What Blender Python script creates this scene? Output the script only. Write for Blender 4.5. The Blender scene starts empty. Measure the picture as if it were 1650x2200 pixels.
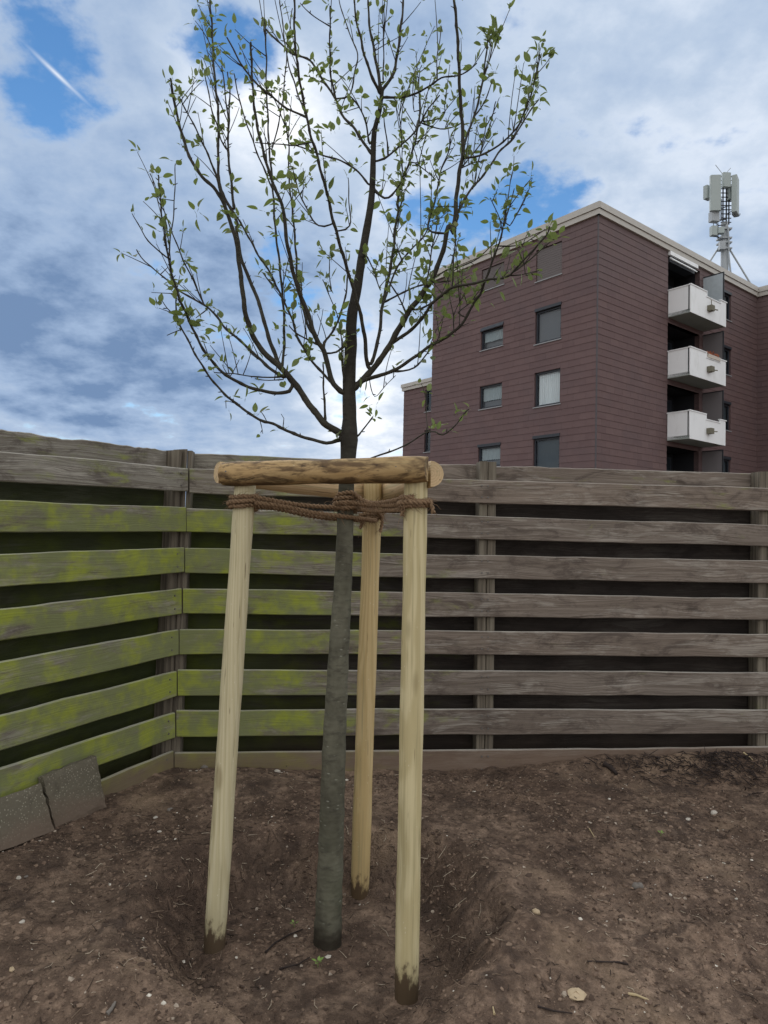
import bpy, math, random
import numpy as np
from mathutils import Vector, Matrix, Euler

random.seed(7); rng = np.random.default_rng(11)
scene = bpy.context.scene
COL = scene.collection

# ------------------------------------------------------------------ camera
F = 1480.0                       # focal length in photograph pixels (1650 x 2200)
PITCH = math.atan(51 / F); ROLL = 0.022
CAMZ = 1.48
cam_d = bpy.data.cameras.new('camera'); cam = bpy.data.objects.new('camera', cam_d); COL.objects.link(cam)
cam_d.sensor_fit = 'VERTICAL'; cam_d.sensor_height = 24.0; cam_d.lens = 24.0 * F / 2200
cam_d.clip_end = 3000; cam_d.clip_start = 0.05
ROT = Matrix.Rotation(math.pi / 2 + PITCH, 3, 'X') @ Matrix.Rotation(ROLL, 3, 'Z')
cam.matrix_world = Matrix.Translation((0, 0, CAMZ)) @ ROT.to_4x4()
scene.camera = cam
scene.render.resolution_x = 768; scene.render.resolution_y = 1024

def ray(px, py):
    return ROT @ Vector(((px - 825) / F, -(py - 1100) / F, -1.0))
def W(px, py, Y):
    "the point seen at a photograph pixel that stands Y metres in front of the camera"
    d = ray(px, py); return Vector((0, 0, CAMZ)) + d * (Y / d.y)
def proj(p):
    q = ROT.transposed() @ (Vector(p) - Vector((0, 0, CAMZ)))
    return 825 + F * q.x / -q.z, 1100 - F * q.y / -q.z

# ------------------------------------------------------------------ sky, sun, exposure
SUN = ray(610, 265).normalized()
world = bpy.data.worlds.new('World'); scene.world = world; world.use_nodes = True
world.cycles.sampling_method = 'MANUAL'; world.cycles.sample_map_resolution = 512
def build_world():
    nt = world.node_tree; nt.nodes.clear(); L = nt.links.new
    def nd(t, **k):
        n = nt.nodes.new(t)
        for a, b in k.items():
            if a.startswith('i_'): n.inputs[int(a[2:])].default_value = b
            else: setattr(n, a, b)
        return n
    def val(x):
        return x
    def m(op, a, b=None, c=None, clamp=False):
        n = nd('ShaderNodeMath', operation=op, use_clamp=clamp)
        for i, x in enumerate((a, b, c)):
            if x is None: continue
            if isinstance(x, (int, float)): n.inputs[i].default_value = x
            else: L(x, n.inputs[i])
        return n.outputs[0]
    tc = nd('ShaderNodeTexCoord'); D = tc.outputs['Generated']
    nrm = nd('ShaderNodeVectorMath', operation='NORMALIZE'); L(D, nrm.inputs[0]); D = nrm.outputs[0]
    sep = nd('ShaderNodeSeparateXYZ'); L(D, sep.inputs[0])
    den = m('ADD', m('MAXIMUM', sep.outputs[2], 0.0), 0.28)
    cp = nd('ShaderNodeCombineXYZ')
    L(m('DIVIDE', sep.outputs[0], den), cp.inputs[0]); L(m('DIVIDE', sep.outputs[1], den), cp.inputs[1])
    def noise(scale, detail, rough, off, dist=0.0):
        add = nd('ShaderNodeVectorMath', operation='ADD'); L(cp.outputs[0], add.inputs[0]); add.inputs[1].default_value = off
        n = nd('ShaderNodeTexNoise'); n.inputs['Scale'].default_value = scale; n.inputs['Detail'].default_value = detail
        n.inputs['Roughness'].default_value = rough; n.inputs['Distortion'].default_value = dist
        L(add.outputs[0], n.inputs['Vector']); return n.outputs['Fac']
    def blob(px, py, rad, ry=None):
        d = ray(px, py).normalized()
        dt = nd('ShaderNodeVectorMath', operation='DOT_PRODUCT'); L(D, dt.inputs[0]); dt.inputs[1].default_value = d
        # gaussian in angle: exp(-(2-2cos)/r^2)
        e = m('MULTIPLY', m('SUBTRACT', dt.outputs['Value'], 1.0), 2.0 / rad ** 2)
        return m('EXPONENT', e)
    sky = nd('ShaderNodeTexSky', sky_type='NISHITA', sun_disc=False)
    sky.sun_elevation = math.asin(SUN.z); sky.sun_rotation = math.atan2(SUN.x, SUN.y)
    sky.air_density = 1.0; sky.dust_density = 0.0; sky.ozone_density = 1.6; sky.altitude = 50
    big = noise(1.1, 1, 0.5, (3.1, 1.7, 0)); fine = noise(5.0, 6, 0.58, (0.4, 5.2, 2))
    # thin places where the blue shows through
    holes = None
    for px, py, r, a in [(70, 165, .08, .62), (210, 60, .08, .42), (535, 130, .065, .72), (450, 50, .05, .5), (985, 515, .075, .85), (1120, 420, .075, .72), (620, 620, .085, .74), (1240, 330, .08, .35)]:
        b = m('MULTIPLY', blob(px, py, r), a); holes = b if holes is None else m('ADD', holes, b)
    edge = m('MULTIPLY', m('SUBTRACT', fine, 0.5), 4.4)
    clear = m('ADD', m('ADD', holes, edge), m('MULTIPLY', m('SUBTRACT', big, .5), .35))
    ramp = nd('ShaderNodeMapRange', interpolation_type='SMOOTHSTEP'); L(clear, ramp.inputs[0])
    ramp.inputs[1].default_value = .40; ramp.inputs[2].default_value = 1.10; ramp.inputs[3].default_value = 1.0; ramp.inputs[4].default_value = 0.03
    cover = ramp.outputs[0]
    # a short condensation trail in the upper left clearing
    ca, cb = ray(75, 115).normalized(), ray(165, 200).normalized(); cn = ca.cross(cb).normalized()
    dp = nd('ShaderNodeVectorMath', operation='DOT_PRODUCT'); L(D, dp.inputs[0]); dp.inputs[1].default_value = cn
    trail = m('MULTIPLY', m('EXPONENT', m('MULTIPLY', m('POWER', m('ABSOLUTE', dp.outputs['Value']), 2.0), -1 / .0028 ** 2)), m('MULTIPLY', blob(125, 162, .034), .75))
    cover = m('MAXIMUM', cover, trail)
    # clouds: greyer in view, unseen sky kept whiter as fill; veiled sun glows through
    lit = m('ADD', m('MULTIPLY', m('SUBTRACT', big, .5), .55), m('MULTIPLY', m('SUBTRACT', fine, .5), 1.12))
    for px, py, r, a in [(800, 640, .95, -.62), (620, 255, .08, .50), (460, 180, .08, .30), (800, 850, .12, .40), (860, 420, .10, .18), (60, 640, .34, -.13), (250, 930, .15, -.08), (900, 300, .22, -.05), (1400, 260, .25, .12)]:
        lit = m('ADD', lit, m('MULTIPLY', blob(px, py, r), a))
    lit = m('ADD', m('ADD', lit, m('MULTIPLY', trail, .45)), .88, clamp=True)
    cr = nd('ShaderNodeValToRGB'); L(lit, cr.inputs[0]); e = cr.color_ramp.elements
    e[0].position = 0.0; e[0].color = (.13, .205, .345, 1)
    e[1].position = 1.0; e[1].color = (1.08, 1.04, .98, 1)
    for p, c in ((.20, (.26, .35, .50, 1)), (.42, (.38, .46, .58, 1)), (.62, (.54, .60, .69, 1)), (.82, (.80, .82, .85, 1))):
        x = e.new(p); x.color = c
    hs = nd('ShaderNodeHueSaturation'); hs.inputs['Saturation'].default_value = 1.25; L(sky.outputs[0], hs.inputs['Color'])
    bg1 = nd('ShaderNodeBackground'); L(hs.outputs[0], bg1.inputs[0]); bg1.inputs[1].default_value = 0.085
    bg2 = nd('ShaderNodeBackground'); L(cr.outputs[0], bg2.inputs[0]); bg2.inputs[1].default_value = 1.0
    mx = nd('ShaderNodeMixShader'); L(cover, mx.inputs[0]); L(bg1.outputs[0], mx.inputs[1]); L(bg2.outputs[0], mx.inputs[2])
    out = nd('ShaderNodeOutputWorld'); L(mx.outputs[0], out.inputs[0])
build_world()
sun_d = bpy.data.lights.new('sun', 'SUN'); sun = bpy.data.objects.new('sun', sun_d); COL.objects.link(sun)
sun_d.energy = 1.5; sun_d.angle = math.radians(65); sun_d.color = (1.0, .95, .88)
sun.rotation_euler = (-SUN).to_track_quat('-Z', 'Y').to_euler(); sun.location = (0, 0, 20)
scene.view_settings.view_transform = 'Standard'; scene.view_settings.look = 'None'
scene.view_settings.exposure = 0.45; scene.view_settings.gamma = 1.0

# ------------------------------------------------------------------ helpers
def vnoise_table(seed):
    return np.random.default_rng(seed).random((256, 256))
_T = {}
def vn(x, y, seed=0):
    if seed not in _T: _T[seed] = vnoise_table(seed)
    T = _T[seed]; x = np.asarray(x, float); y = np.asarray(y, float)
    xi = np.floor(x).astype(int); yi = np.floor(y).astype(int); fx = x - xi; fy = y - yi
    fx = fx * fx * (3 - 2 * fx); fy = fy * fy * (3 - 2 * fy)
    a = T[xi & 255, yi & 255]; b = T[(xi + 1) & 255, yi & 255]; c = T[xi & 255, (yi + 1) & 255]; d = T[(xi + 1) & 255, (yi + 1) & 255]
    return (a * (1 - fx) + b * fx) * (1 - fy) + (c * (1 - fx) + d * fx) * fy
def sm(a, b, x):
    t = np.clip((np.asarray(x, float) - a) / (b - a), 0, 1); return t * t * (3 - 2 * t)

class MB:
    "collects shapes in world coordinates; build() links them as one mesh object"
    def __init__(s): s.v = []; s.f = []; s.uv = []; s.smooth = []
    def add(s, vs, fs, uvs=None, smooth=False):
        o = len(s.v); s.v += [tuple(p) for p in vs]; s.f += [tuple(i + o for i in f) for f in fs]
        s.uv += uvs if uvs else [(0.0, 0.0)] * len(vs); s.smooth += [smooth] * len(fs)
    def obox(s, o, a, b, c):
        "box from corner o along vectors a, b, c"
        o, a, b, c = Vector(o), Vector(a), Vector(b), Vector(c)
        vs = [o, o + a, o + a + b, o + b, o + c, o + a + c, o + a + b + c, o + b + c]
        fs = [(0, 3, 2, 1), (4, 5, 6, 7), (0, 1, 5, 4), (1, 2, 6, 5), (2, 3, 7, 6), (3, 0, 4, 7)]
        if a.cross(b).dot(c) < 0: fs = [f[::-1] for f in fs]
        s.add(vs, fs); return s
    def quad(s, a, b, c, d): s.add([a, b, c, d], [(0, 1, 2, 3)]); return s
    def tube(s, pts, rad, n=8, caps=True, jit=0.0, squash=None):
        pts = [Vector(p) for p in pts]
        if isinstance(rad, (int, float)): rad = [rad] * len(pts)
        t = [(pts[min(i + 1, len(pts) - 1)] - pts[max(i - 1, 0)]).normalized() for i in range(len(pts))]
        ref = Vector((0, 0, 1)) if abs(t[0].z) < .9 else Vector((1, 0, 0))
        u = t[0].cross(ref).normalized(); vs = []; uvs = []; ln = 0
        for i, p in enumerate(pts):
            u = (u - t[i] * u.dot(t[i])).normalized(); w = t[i].cross(u)
            if i: ln += (p - pts[i - 1]).length
            for k in range(n):
                a = 2 * math.pi * k / n; r = rad[i] * (1 + (random.uniform(-jit, jit) if jit else 0))
                vs.append(p + u * (math.cos(a) * r) + w * (math.sin(a) * r)); uvs.append((ln, k / n * 2 * math.pi * rad[i]))
        fs = [(i * n + k, i * n + (k + 1) % n, (i + 1) * n + (k + 1) % n, (i + 1) * n + k) for i in range(len(pts) - 1) for k in range(n)]
        s.add(vs, fs, uvs, True)
        if caps:
            s.add(vs[:n], [tuple(range(n))[::-1]], uvs[:n]); s.add(vs[-n:], [tuple(range(n))], uvs[-n:])
        return s
    def build(s, name, mat, parent=None, origin=None, data_only=False):
        if parent is not None: po = Vector(parent['_o'])
        else: po = Vector((0, 0, 0))
        o = Vector(origin) if origin is not None else (po if parent is not None else Vector((0, 0, 0)))
        me = bpy.data.meshes.new(name)
        me.from_pydata([(x - o.x, y - o.y, z - o.z) for x, y, z in s.v], [], s.f)
        ul = me.uv_layers.new(name='UVMap')
        li = np.zeros(len(me.loops), dtype=np.int32); me.loops.foreach_get('vertex_index', li)
        ul.data.foreach_set('uv', np.asarray(s.uv, dtype=np.float32)[li].ravel())
        me.polygons.foreach_set('use_smooth', np.asarray(s.smooth, dtype=bool))
        if mat: me.materials.append(mat)
        me.update()
        if data_only: return me
        ob = bpy.data.objects.new(name, me); COL.objects.link(ob); ob['_o'] = tuple(o)
        if parent is not None: ob.parent = parent
        ob.location = o - po
        return ob
def thing(name, loc, label, cat, group=None):
    o = bpy.data.objects.new(name, None); COL.objects.link(o); o.location = loc; o['_o'] = tuple(loc)
    o.empty_display_size = .1
    o['label'] = label; o['category'] = cat
    if group: o['group'] = group
    return o
def tag(o, label, cat, group=None):
    o['label'] = label; o['category'] = cat
    if group: o['group'] = group
    return o

class NT:
    "small helper to write node materials"
    def __init__(s, name):
        s.m = bpy.data.materials.new(name); s.m.use_nodes = True; s.t = s.m.node_tree; s.t.nodes.clear()
        s.out = s.n('ShaderNodeOutputMaterial')
    def n(s, t, **k):
        x = s.t.nodes.new(t)
        for a, b in k.items(): setattr(x, a, b)
        return x
    def put(s, sock, x):
        if x is None: return
        if hasattr(x, 'links') or hasattr(x, 'is_output'): s.t.links.new(x, sock)
        else:
            if isinstance(x, (tuple, list)) and len(x) == 3 and sock.type == 'RGBA': x = (*x, 1)
            sock.default_value = x
    def math(s, op, a, b=None, c=None, clamp=False):
        x = s.n('ShaderNodeMath', operation=op, use_clamp=clamp)
        for i, q in enumerate((a, b, c)): s.put(x.inputs[i], q)
        return x.outputs[0]
    def vmath(s, op, a, b):
        x = s.n('ShaderNodeVectorMath', operation=op); s.put(x.inputs[0], a); s.put(x.inputs[1], b); return x.outputs[0]
    def mix(s, f, a, b, mode='MIX'):
        x = s.n('ShaderNodeMix', data_type='RGBA', blend_type=mode); s.put(x.inputs[0], f); s.put(x.inputs[6], a); s.put(x.inputs[7], b); return x.outputs[2]
    def noise(s, vec, scale, detail=4, rough=.55, dist=0, col=False):
        x = s.n('ShaderNodeTexNoise'); s.put(x.inputs['Vector'], vec); s.put(x.inputs['Scale'], scale); s.put(x.inputs['Detail'], detail)
        s.put(x.inputs['Roughness'], rough); s.put(x.inputs['Distortion'], dist); return x.outputs['Color' if col else 'Fac']
    def vor(s, vec, scale, feature='F1', out='Distance', rnd=1.0):
        x = s.n('ShaderNodeTexVoronoi', feature=feature); s.put(x.inputs['Vector'], vec); s.put(x.inputs['Scale'], scale); s.put(x.inputs['Randomness'], rnd); return x.outputs[out]
    def rng(s, x, a, b, c=0., d=1., smooth=True):
        r = s.n('ShaderNodeMapRange', interpolation_type='SMOOTHSTEP' if smooth else 'LINEAR')
        for i, q in enumerate((x, a, b, c, d)): s.put(r.inputs[i], q)
        return r.outputs[0]
    def mapping(s, vec, scale=(1, 1, 1), loc=None):
        x = s.n('ShaderNodeMapping'); s.put(x.inputs[0], vec); x.inputs[3].default_value = scale
        if loc is not None: s.put(x.inputs[1], loc)
        return x.outputs[0]
    def coord(s, o): return s.n('ShaderNodeTexCoord').outputs[o]
    def pos(s): return s.n('ShaderNodeNewGeometry').outputs['Position']
    def rand(s):
        a = s.n('ShaderNodeObjectInfo').outputs['Random']; b = s.n('ShaderNodeNewGeometry').outputs['Random Per Island']
        return s.math('FRACT', s.math('ADD', a, b))
    def sep(s, v):
        x = s.n('ShaderNodeSeparateXYZ'); s.put(x.inputs[0], v); return x.outputs
    def comb(s, x, y, z):
        c = s.n('ShaderNodeCombineXYZ')
        for i, q in enumerate((x, y, z)): s.put(c.inputs[i], q)
        return c.outputs[0]
    def bump(s, h, strength=.3, dist=.01):
        b = s.n('ShaderNodeBump'); s.put(b.inputs['Height'], h); b.inputs['Strength'].default_value = strength; b.inputs['Distance'].default_value = dist; return b.outputs[0]
    def done(s, col, rough=.8, normal=None, spec=.3, metal=0., trans=None, sub=None):
        p = s.n('ShaderNodeBsdfPrincipled'); s.put(p.inputs['Base Color'], col); s.put(p.inputs['Roughness'], rough)
        p.inputs['Specular IOR Level'].default_value = spec; p.inputs['Metallic'].default_value = metal
        if normal is not None: s.put(p.inputs['Normal'], normal)
        sh = p.outputs[0]
        if trans is not None:
            tr = s.n('ShaderNodeBsdfTranslucent'); s.put(tr.inputs[0], trans[0])
            mx = s.n('ShaderNodeMixShader'); mx.inputs[0].default_value = trans[1]
            s.t.links.new(sh, mx.inputs[1]); s.t.links.new(tr.outputs[0], mx.inputs[2]); sh = mx.outputs[0]
        s.t.links.new(sh, s.out.inputs[0]); return s.m

def plain(name, col, rough=.7, var=.12, scale=6, spec=.3, metal=0., dirt=None, dscale=2.5, damt=.5):
    t = NT(name); P = t.pos()
    c = t.mix(t.noise(P, scale, 5, .6), tuple(x * (1 - var) for x in col), tuple(min(1, x * (1 + var)) for x in col))
    if dirt:
        d = t.rng(t.noise(t.mapping(P, (1, 1, .35)), dscale, 6, .65), .5, .75, 0, damt); c = t.mix(d, c, dirt)
    return t.done(c, rough, t.bump(t.noise(P, scale * 12, 3), .12, .01), spec, metal)

# ------------------------------------------------------------------ materials
def m_soil():
    t = NT('soil'); P = t.pos()
    big = t.noise(P, 1.7, 3, .6); mid = t.noise(P, 9, 4, .62, .3); fine = t.noise(P, 60, 3, .7); grit = t.vor(P, 140)
    c = t.mix(t.rng(big, .35, .68), (.185, .124, .088), (.315, .222, .158))
    c = t.mix(t.rng(mid, .38, .64), t.mix(.62, c, (.054, .036, .027)), c)
    c = t.mix(t.rng(t.noise(P, 4.2, 3, .65, .6), .53, .70, 0, .75), c, (.050, .037, .031))
    c = t.mix(t.rng(t.noise(P, 24, 4, .68, .2), .42, .60, .55, 0), c, (.062, .041, .030))
    c = t.mix(t.rng(t.noise(t.vmath('ADD', P, (5, 9, 1)), 2.3, 2, .6), .56, .74, 0, .5), c, (.36, .255, .170))
    c = t.mix(t.rng(fine, .3, .75, 0, .6), c, t.mix(.5, c, (.022, .016, .013)))
    c = t.mix(t.rng(grit, .0, .16, .22, 0), c, (.34, .28, .22))
    pp = t.sep(P); rr = t.math('SQRT', t.math('ADD', t.math('POWER', t.math('DIVIDE', t.math('ADD', pp[0], .19), .49), 2.), t.math('POWER', t.math('DIVIDE', t.math('SUBTRACT', pp[1], 2.52), .49), 2.)))
    hum_shade = t.math('MULTIPLY', t.rng(t.math('ABSOLUTE', t.math('SUBTRACT', t.math('ADD', rr, t.math('MULTIPLY', t.math('SUBTRACT', mid, .5), .5)), 1.0)), .02, .30, .2, 0), t.rng(pp[1], 2.1, 2.5, .2, 1))
    c = t.mix(hum_shade, c, (.040, .028, .022))      # hollow's wall: its shade painted in together with darker topsoil
    h = t.math('ADD', t.math('MULTIPLY', fine, .8), t.math('MULTIPLY', grit, .3))
    return t.done(c, .93, t.bump(h, 1.0, .014), .15)
def m_board(name='weathered_board', gap_shade=False):
    t = NT(name); uv = t.n('ShaderNodeUVMap').outputs[0]; P = t.pos(); r = t.n('ShaderNodeObjectInfo').outputs['Random']
    off = t.comb(t.math('MULTIPLY', r, 31.7), t.math('MULTIPLY', r, 17.3), 0)
    q = t.vmath('ADD', uv, off)
    warp = t.math('MULTIPLY', t.math('SUBTRACT', t.noise(t.mapping(q, (2.2, 9, 1)), 1, 2, .5), .5), .075)
    s = t.sep(q); yy = t.math('ADD', s[1], warp)
    g1 = t.noise(t.comb(t.math('MULTIPLY', s[0], 2.6), t.math('MULTIPLY', yy, 150), 0), 1, 4, .68)
    g2 = t.noise(t.comb(t.math('MULTIPLY', s[0], 1.0), t.math('MULTIPLY', yy, 38), 3), 1, 3, .6)
    # knots
    wq = t.vmath('ADD', q, t.mapping(t.noise(q, 7, 2, .5, 0, True), (.16, .05, 0)))
    ws = t.sep(wq); kv = t.comb(t.math('MULTIPLY', ws[0], 1.7), t.math('MULTIPLY', ws[1], 6.2), 0)
    kd = t.vor(kv, 1.0); knot = t.rng(kd, .05, .10, 1, 0)
    rings = t.math('SINE', t.math('MULTIPLY', kd, 75.)); ring = t.math('MULTIPLY', t.rng(rings, .2, 1), t.rng(kd, .08, .34, .7, 0))
    stain = t.noise(t.mapping(q, (4.2, 11, 1)), 1, 6, .74, .8); stain2 = t.noise(t.mapping(t.vmath('ADD', q, (7, 3, 0)), (2.4, 10, 1)), 1, 5, .74, .5)
    wet = t.rng(t.sep(P)[0], -1.0, .5, .0, 1.)
    grey = t.mix(wet, (.38, .36, .30), (.33, .278, .23)); c = t.mix(t.rng(g1, .30, .66), t.mix(.62, grey, (.055, .043, .035)), grey)
    c = t.mix(t.math('MULTIPLY', t.math('FRACT', t.math('MULTIPLY', r, 7.31)), .55), c, t.mix(.5, c, (.15, .098, .07)))
    c = t.mix(t.math('MULTIPLY', t.math('FRACT', t.math('MULTIPLY', r, 13.7)), .42), c, (.09, .078, .072))
    c = t.mix(t.rng(g1, .27, .34, .8, 0), c, (.028, .022, .018))
    c = t.mix(t.rng(g2, .35, .66, 0, .65), c, t.mix(.65, c, (.085, .062, .047)))
    c = t.mix(t.rng(stain, .46, .66, 0, .72), c, (.075, .058, .049))
    c = t.mix(t.math('MULTIPLY', t.rng(stain2, .50, .62, 0, .45), t.rng(g1, .36, .58)), c, (.42, .39, .34))
    c = t.mix(t.math('MULTIPLY', ring, .42), c, (.07, .052, .042)); c = t.mix(t.math('MULTIPLY', knot, .75), c, (.055, .042, .034))
    # green algae: strongest round the fence corner
    ps = t.sep(P)
    dx = t.math('ADD', ps[0], 1.10); rightw = t.rng(dx, 0.05, 1.9, .84, -.10, False); leftw = t.rng(dx, -.75, -.02, .42, .76, False)
    w = t.math('ADD', t.math('MULTIPLY', t.math('LESS_THAN', dx, .02), leftw), t.math('MULTIPLY', t.math('GREATER_THAN', dx, .02), rightw))
    hz = t.rng(ps[2], 1.50, 1.72, 1.0, .25)
    al = t.math('ADD', t.math('MULTIPLY', w, hz), t.math('MULTIPLY', t.math('SUBTRACT', t.noise(t.mapping(q, (3.0, 8.5, 1)), 1, 6, .70, .4), .5), 2.5))
    am = t.math('MULTIPLY', t.rng(al, .16, .74, 0, .93), t.rng(g1, .2, .6, .72, 1))
    gcol = t.mix(t.rng(t.noise(P, 6.5, 4, .65), .40, .66), (.185, .205, .085), (.280, .322, .036))
    c = t.mix(am, c, gcol)
    spl = t.rng(t.math('ADD', ps[2], t.math('MULTIPLY', t.noise(P, 7, 3), .12)), .30, .46, .75, 0); c = t.mix(spl, c, (.165, .112, .08))
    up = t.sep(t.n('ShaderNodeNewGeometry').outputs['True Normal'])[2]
    c = t.mix(t.math('MULTIPLY', t.rng(up, .5, .9, 0, .7), t.rng(g2, .3, .6, .3, 1)), c, (.47, .45, .40))     # upward edges paled: sky light painted in, with silvered wear
    if gap_shade:      # rear boards: the gaps' shade painted in as near black, greener at left
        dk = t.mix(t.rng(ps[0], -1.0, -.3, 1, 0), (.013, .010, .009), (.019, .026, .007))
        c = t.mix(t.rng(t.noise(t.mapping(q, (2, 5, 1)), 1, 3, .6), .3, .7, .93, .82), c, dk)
    return t.done(c, .88, t.bump(t.math('ADD', g1, t.math('MULTIPLY', g2, .5)), .6, .004), .2)
def m_post():
    t = NT('weathered_post'); P = t.pos(); r = t.n('ShaderNodeObjectInfo').outputs['Random']
    q = t.vmath('ADD', P, t.comb(t.math('MULTIPLY', r, 13), t.math('MULTIPLY', r, 7), 0))
    g = t.noise(t.mapping(q, (70, 70, 2.2)), 1, 5, .6); g2 = t.noise(t.mapping(q, (16, 16, 1.2)), 1, 4, .6)
    c = t.mix(t.rng(g, .3, .7), (.075, .062, .048), (.185, .158, .122)); c = t.mix(t.rng(g2, .45, .7, 0, .6), c, (.235, .21, .165))
    c = t.mix(t.rng(t.noise(q, 5, 4), .55, .75, 0, .5), c, (.10, .115, .045))
    return t.done(c, .88, t.bump(g, .6, .004), .2)
def m_stake(name, a, b, dark, mud=True, blot=None, wobble=.06):
    t = NT(name); O = t.coord('Object'); r = t.n('ShaderNodeObjectInfo').outputs['Random']
    o = t.sep(O); wob = t.noise(t.vmath('ADD', t.mapping(O, (3, 3, 1.4)), t.comb(t.math('MULTIPLY', r, 9), 0, 0)), 1, 3, .5)
    wz = t.math('MULTIPLY', t.math('SUBTRACT', wob, .5), wobble)
    x = t.math('ADD', t.math('ADD', o[0], t.math('MULTIPLY', o[2], .011)), wz); y = t.math('ADD', o[1], wz)
    rad = t.math('SQRT', t.math('ADD', t.math('MULTIPLY', x, x), t.math('MULTIPLY', y, y)))
    ring = t.math('ADD', t.math('MULTIPLY', t.math('SINE', t.math('MULTIPLY', rad, 700.)), .5), .5)
    g = t.noise(t.mapping(O, (150, 150, 3.2)), 1, 4, .6); sp = t.vor(t.mapping(O, (60, 60, 22)), 1.)
    c = t.mix(t.rng(ring, .2, .95, 0, .62), a, b); c = t.mix(t.rng(g, .38, .7, 0, .45), c, t.mix(.5, c, dark))
    c = t.mix(t.rng(t.noise(t.vmath('ADD', t.mapping(O, (6, 6, 1.6)), t.comb(0, t.math('MULTIPLY', r, 23), 0)), 1, 4, .6), .45, .72, 0, .5), c, t.mix(.6, c, (.30, .27, .16)))
    c = t.mix(t.rng(sp, .02, .10, .5, 0), c, (.78, .74, .60))
    st = t.noise(t.vmath('ADD', t.mapping(O, (48, 48, 1.1)), t.comb(t.math('MULTIPLY', r, 5), 0, 0)), 1, 4, .6); c = t.mix(t.rng(st, .54, .66, 0, .6), c, (.30, .25, .13))
    c = t.mix(t.rng(t.noise(t.mapping(O, (130, 130, 6)), 1, 2, .5), .68, .72, 0, .8), c, (.13, .09, .05))
    kn = t.vor(t.vmath('ADD', t.mapping(O, (9, 9, 3.2)), t.comb(0, 0, t.math('MULTIPLY', r, 40))), 1.); c = t.mix(t.rng(kn, .08, .20, .5, 0), c, (.20, .15, .07))
    if blot:
        bl = t.rng(t.noise(t.mapping(O, (20, 20, 6)), 1, 4, .65, .5), .42, .60, 0, .92); c = t.mix(bl, c, blot)
        c = t.mix(t.rng(t.noise(t.mapping(O, (60, 60, 16)), 1, 4, .7), .54, .68, 0, .75), c, (.03, .02, .014))
    if mud:
        e = t.math('ADD', o[2], t.math('MULTIPLY', t.noise(t.mapping(O, (26, 26, 14)), 1, 4, .65), .26)); c = t.mix(t.rng(e, .15, .205, .93, 0), c, (.070, .042, .025))
    return t.done(c, .72, t.bump(t.math('ADD', g, t.math('MULTIPLY', ring, .3)), .3, .002), .25)
def m_bark(name='bark', k=1.0):
    t = NT(name); P = t.pos()
    n1 = t.noise(t.mapping(P, (9, 9, 5)), 1, 5, .6); n2 = t.noise(t.mapping(P, (24, 24, 60)), 1, 5, .6); n3 = t.vor(t.mapping(P, (26, 26, 60)), 1.)
    c = t.mix(t.rng(n1, .35, .68), (.082, .078, .056), (.148, .142, .104)); c = t.mix(t.rng(n2, .48, .72, 0, .6), c, (.04, .036, .029))
    c = t.mix(t.rng(t.noise(P, 4, 4), .5, .75, 0, .35), c, (.125, .130, .085))
    lz = t.rng(t.sep(P)[2], .9, 1.6, 1, .15)
    c = t.mix(t.math('MULTIPLY', t.rng(n3, .07, .20, .8, 0), t.math('MULTIPLY', lz, t.rng(t.noise(P, 9, 3), .46, .58))), c, (.27, .27, .22))
    z = t.math('ADD', t.sep(P)[2], t.math('MULTIPLY', t.noise(P, 16, 4), .08)); c = t.mix(t.rng(z, .06, .13, .8, 0), c, (.024, .017, .012))
    if k < 1: c = t.mix(1 - k, c, (.012, .009, .009))
    else: c = t.mix(t.rng(t.sep(P)[2], 1.45, 1.85, 0, .82), c, (.016, .013, .012))     # upper trunk darkened: its backlit shade painted in
    return t.done(c, .82, t.bump(t.math('ADD', n2, n3), .5, .004), .2)
def m_leaf():
    t = NT('leaf'); r = t.rand(); uv = t.n('ShaderNodeUVMap').outputs[0]; s = t.sep(uv)
    c = t.mix(t.rng(r, 0, 1, 0, 1, False), (.068, .088, .046), (.135, .165, .072)); c = t.mix(t.rng(r, .8, .95), c, (.15, .16, .065))
    vein = t.math('ABSOLUTE', s[1]); c = t.mix(t.rng(vein, 0, .05, .45, 0), c, (.17, .19, .10))
    side = t.math('ABSOLUTE', t.math('SINE', t.math('ADD', t.math('MULTIPLY', s[0], 26), t.math('MULTIPLY', vein, -16)))); c = t.mix(t.rng(side, 0, .25, .22, 0), c, (.15, .17, .09))
    return t.done(c, .6, None, .3, trans=((.24, .32, .08), .36))
def m_clad():
    t = NT('brown_cladding'); P = t.pos(); r = t.rand()
    c = t.mix(t.rng(r, 0, 1, 0, 1, False), (.122, .077, .076), (.142, .091, .088)); c = t.mix(t.rng(t.noise(P, .55, 5, .65), .42, .7, 0, .5), c, (.105, .076, .080))
    c = t.mix(t.rng(t.noise(P, 2.4, 5, .7), .5, .75, 0, .35), c, (.162, .112, .110)); c = t.mix(t.rng(t.sep(P)[2], 11.5, 14.8, 0, .35), c, (.135, .104, .104))
    return t.done(c, .75, t.bump(t.noise(P, 30, 4), .2, .005), .3)
def m_glass():
    t = NT('window_glass'); g = t.n('ShaderNodeBsdfGlossy'); g.inputs['Roughness'].default_value = .02; g.inputs[0].default_value = (.85, .9, .95, 1)
    tr = t.n('ShaderNodeBsdfTransparent'); tr.inputs[0].default_value = (.92, .95, .96, 1)
    fr = t.n('ShaderNodeFresnel'); fr.inputs[0].default_value = 1.5; mx = t.n('ShaderNodeMixShader')
    t.put(mx.inputs[0], t.math('MULTIPLY', fr.outputs[0], .55)); t.t.links.new(tr.outputs[0], mx.inputs[1]); t.t.links.new(g.outputs[0], mx.inputs[2])
    t.t.links.new(mx.outputs[0], t.out.inputs[0]); return t.m
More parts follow.
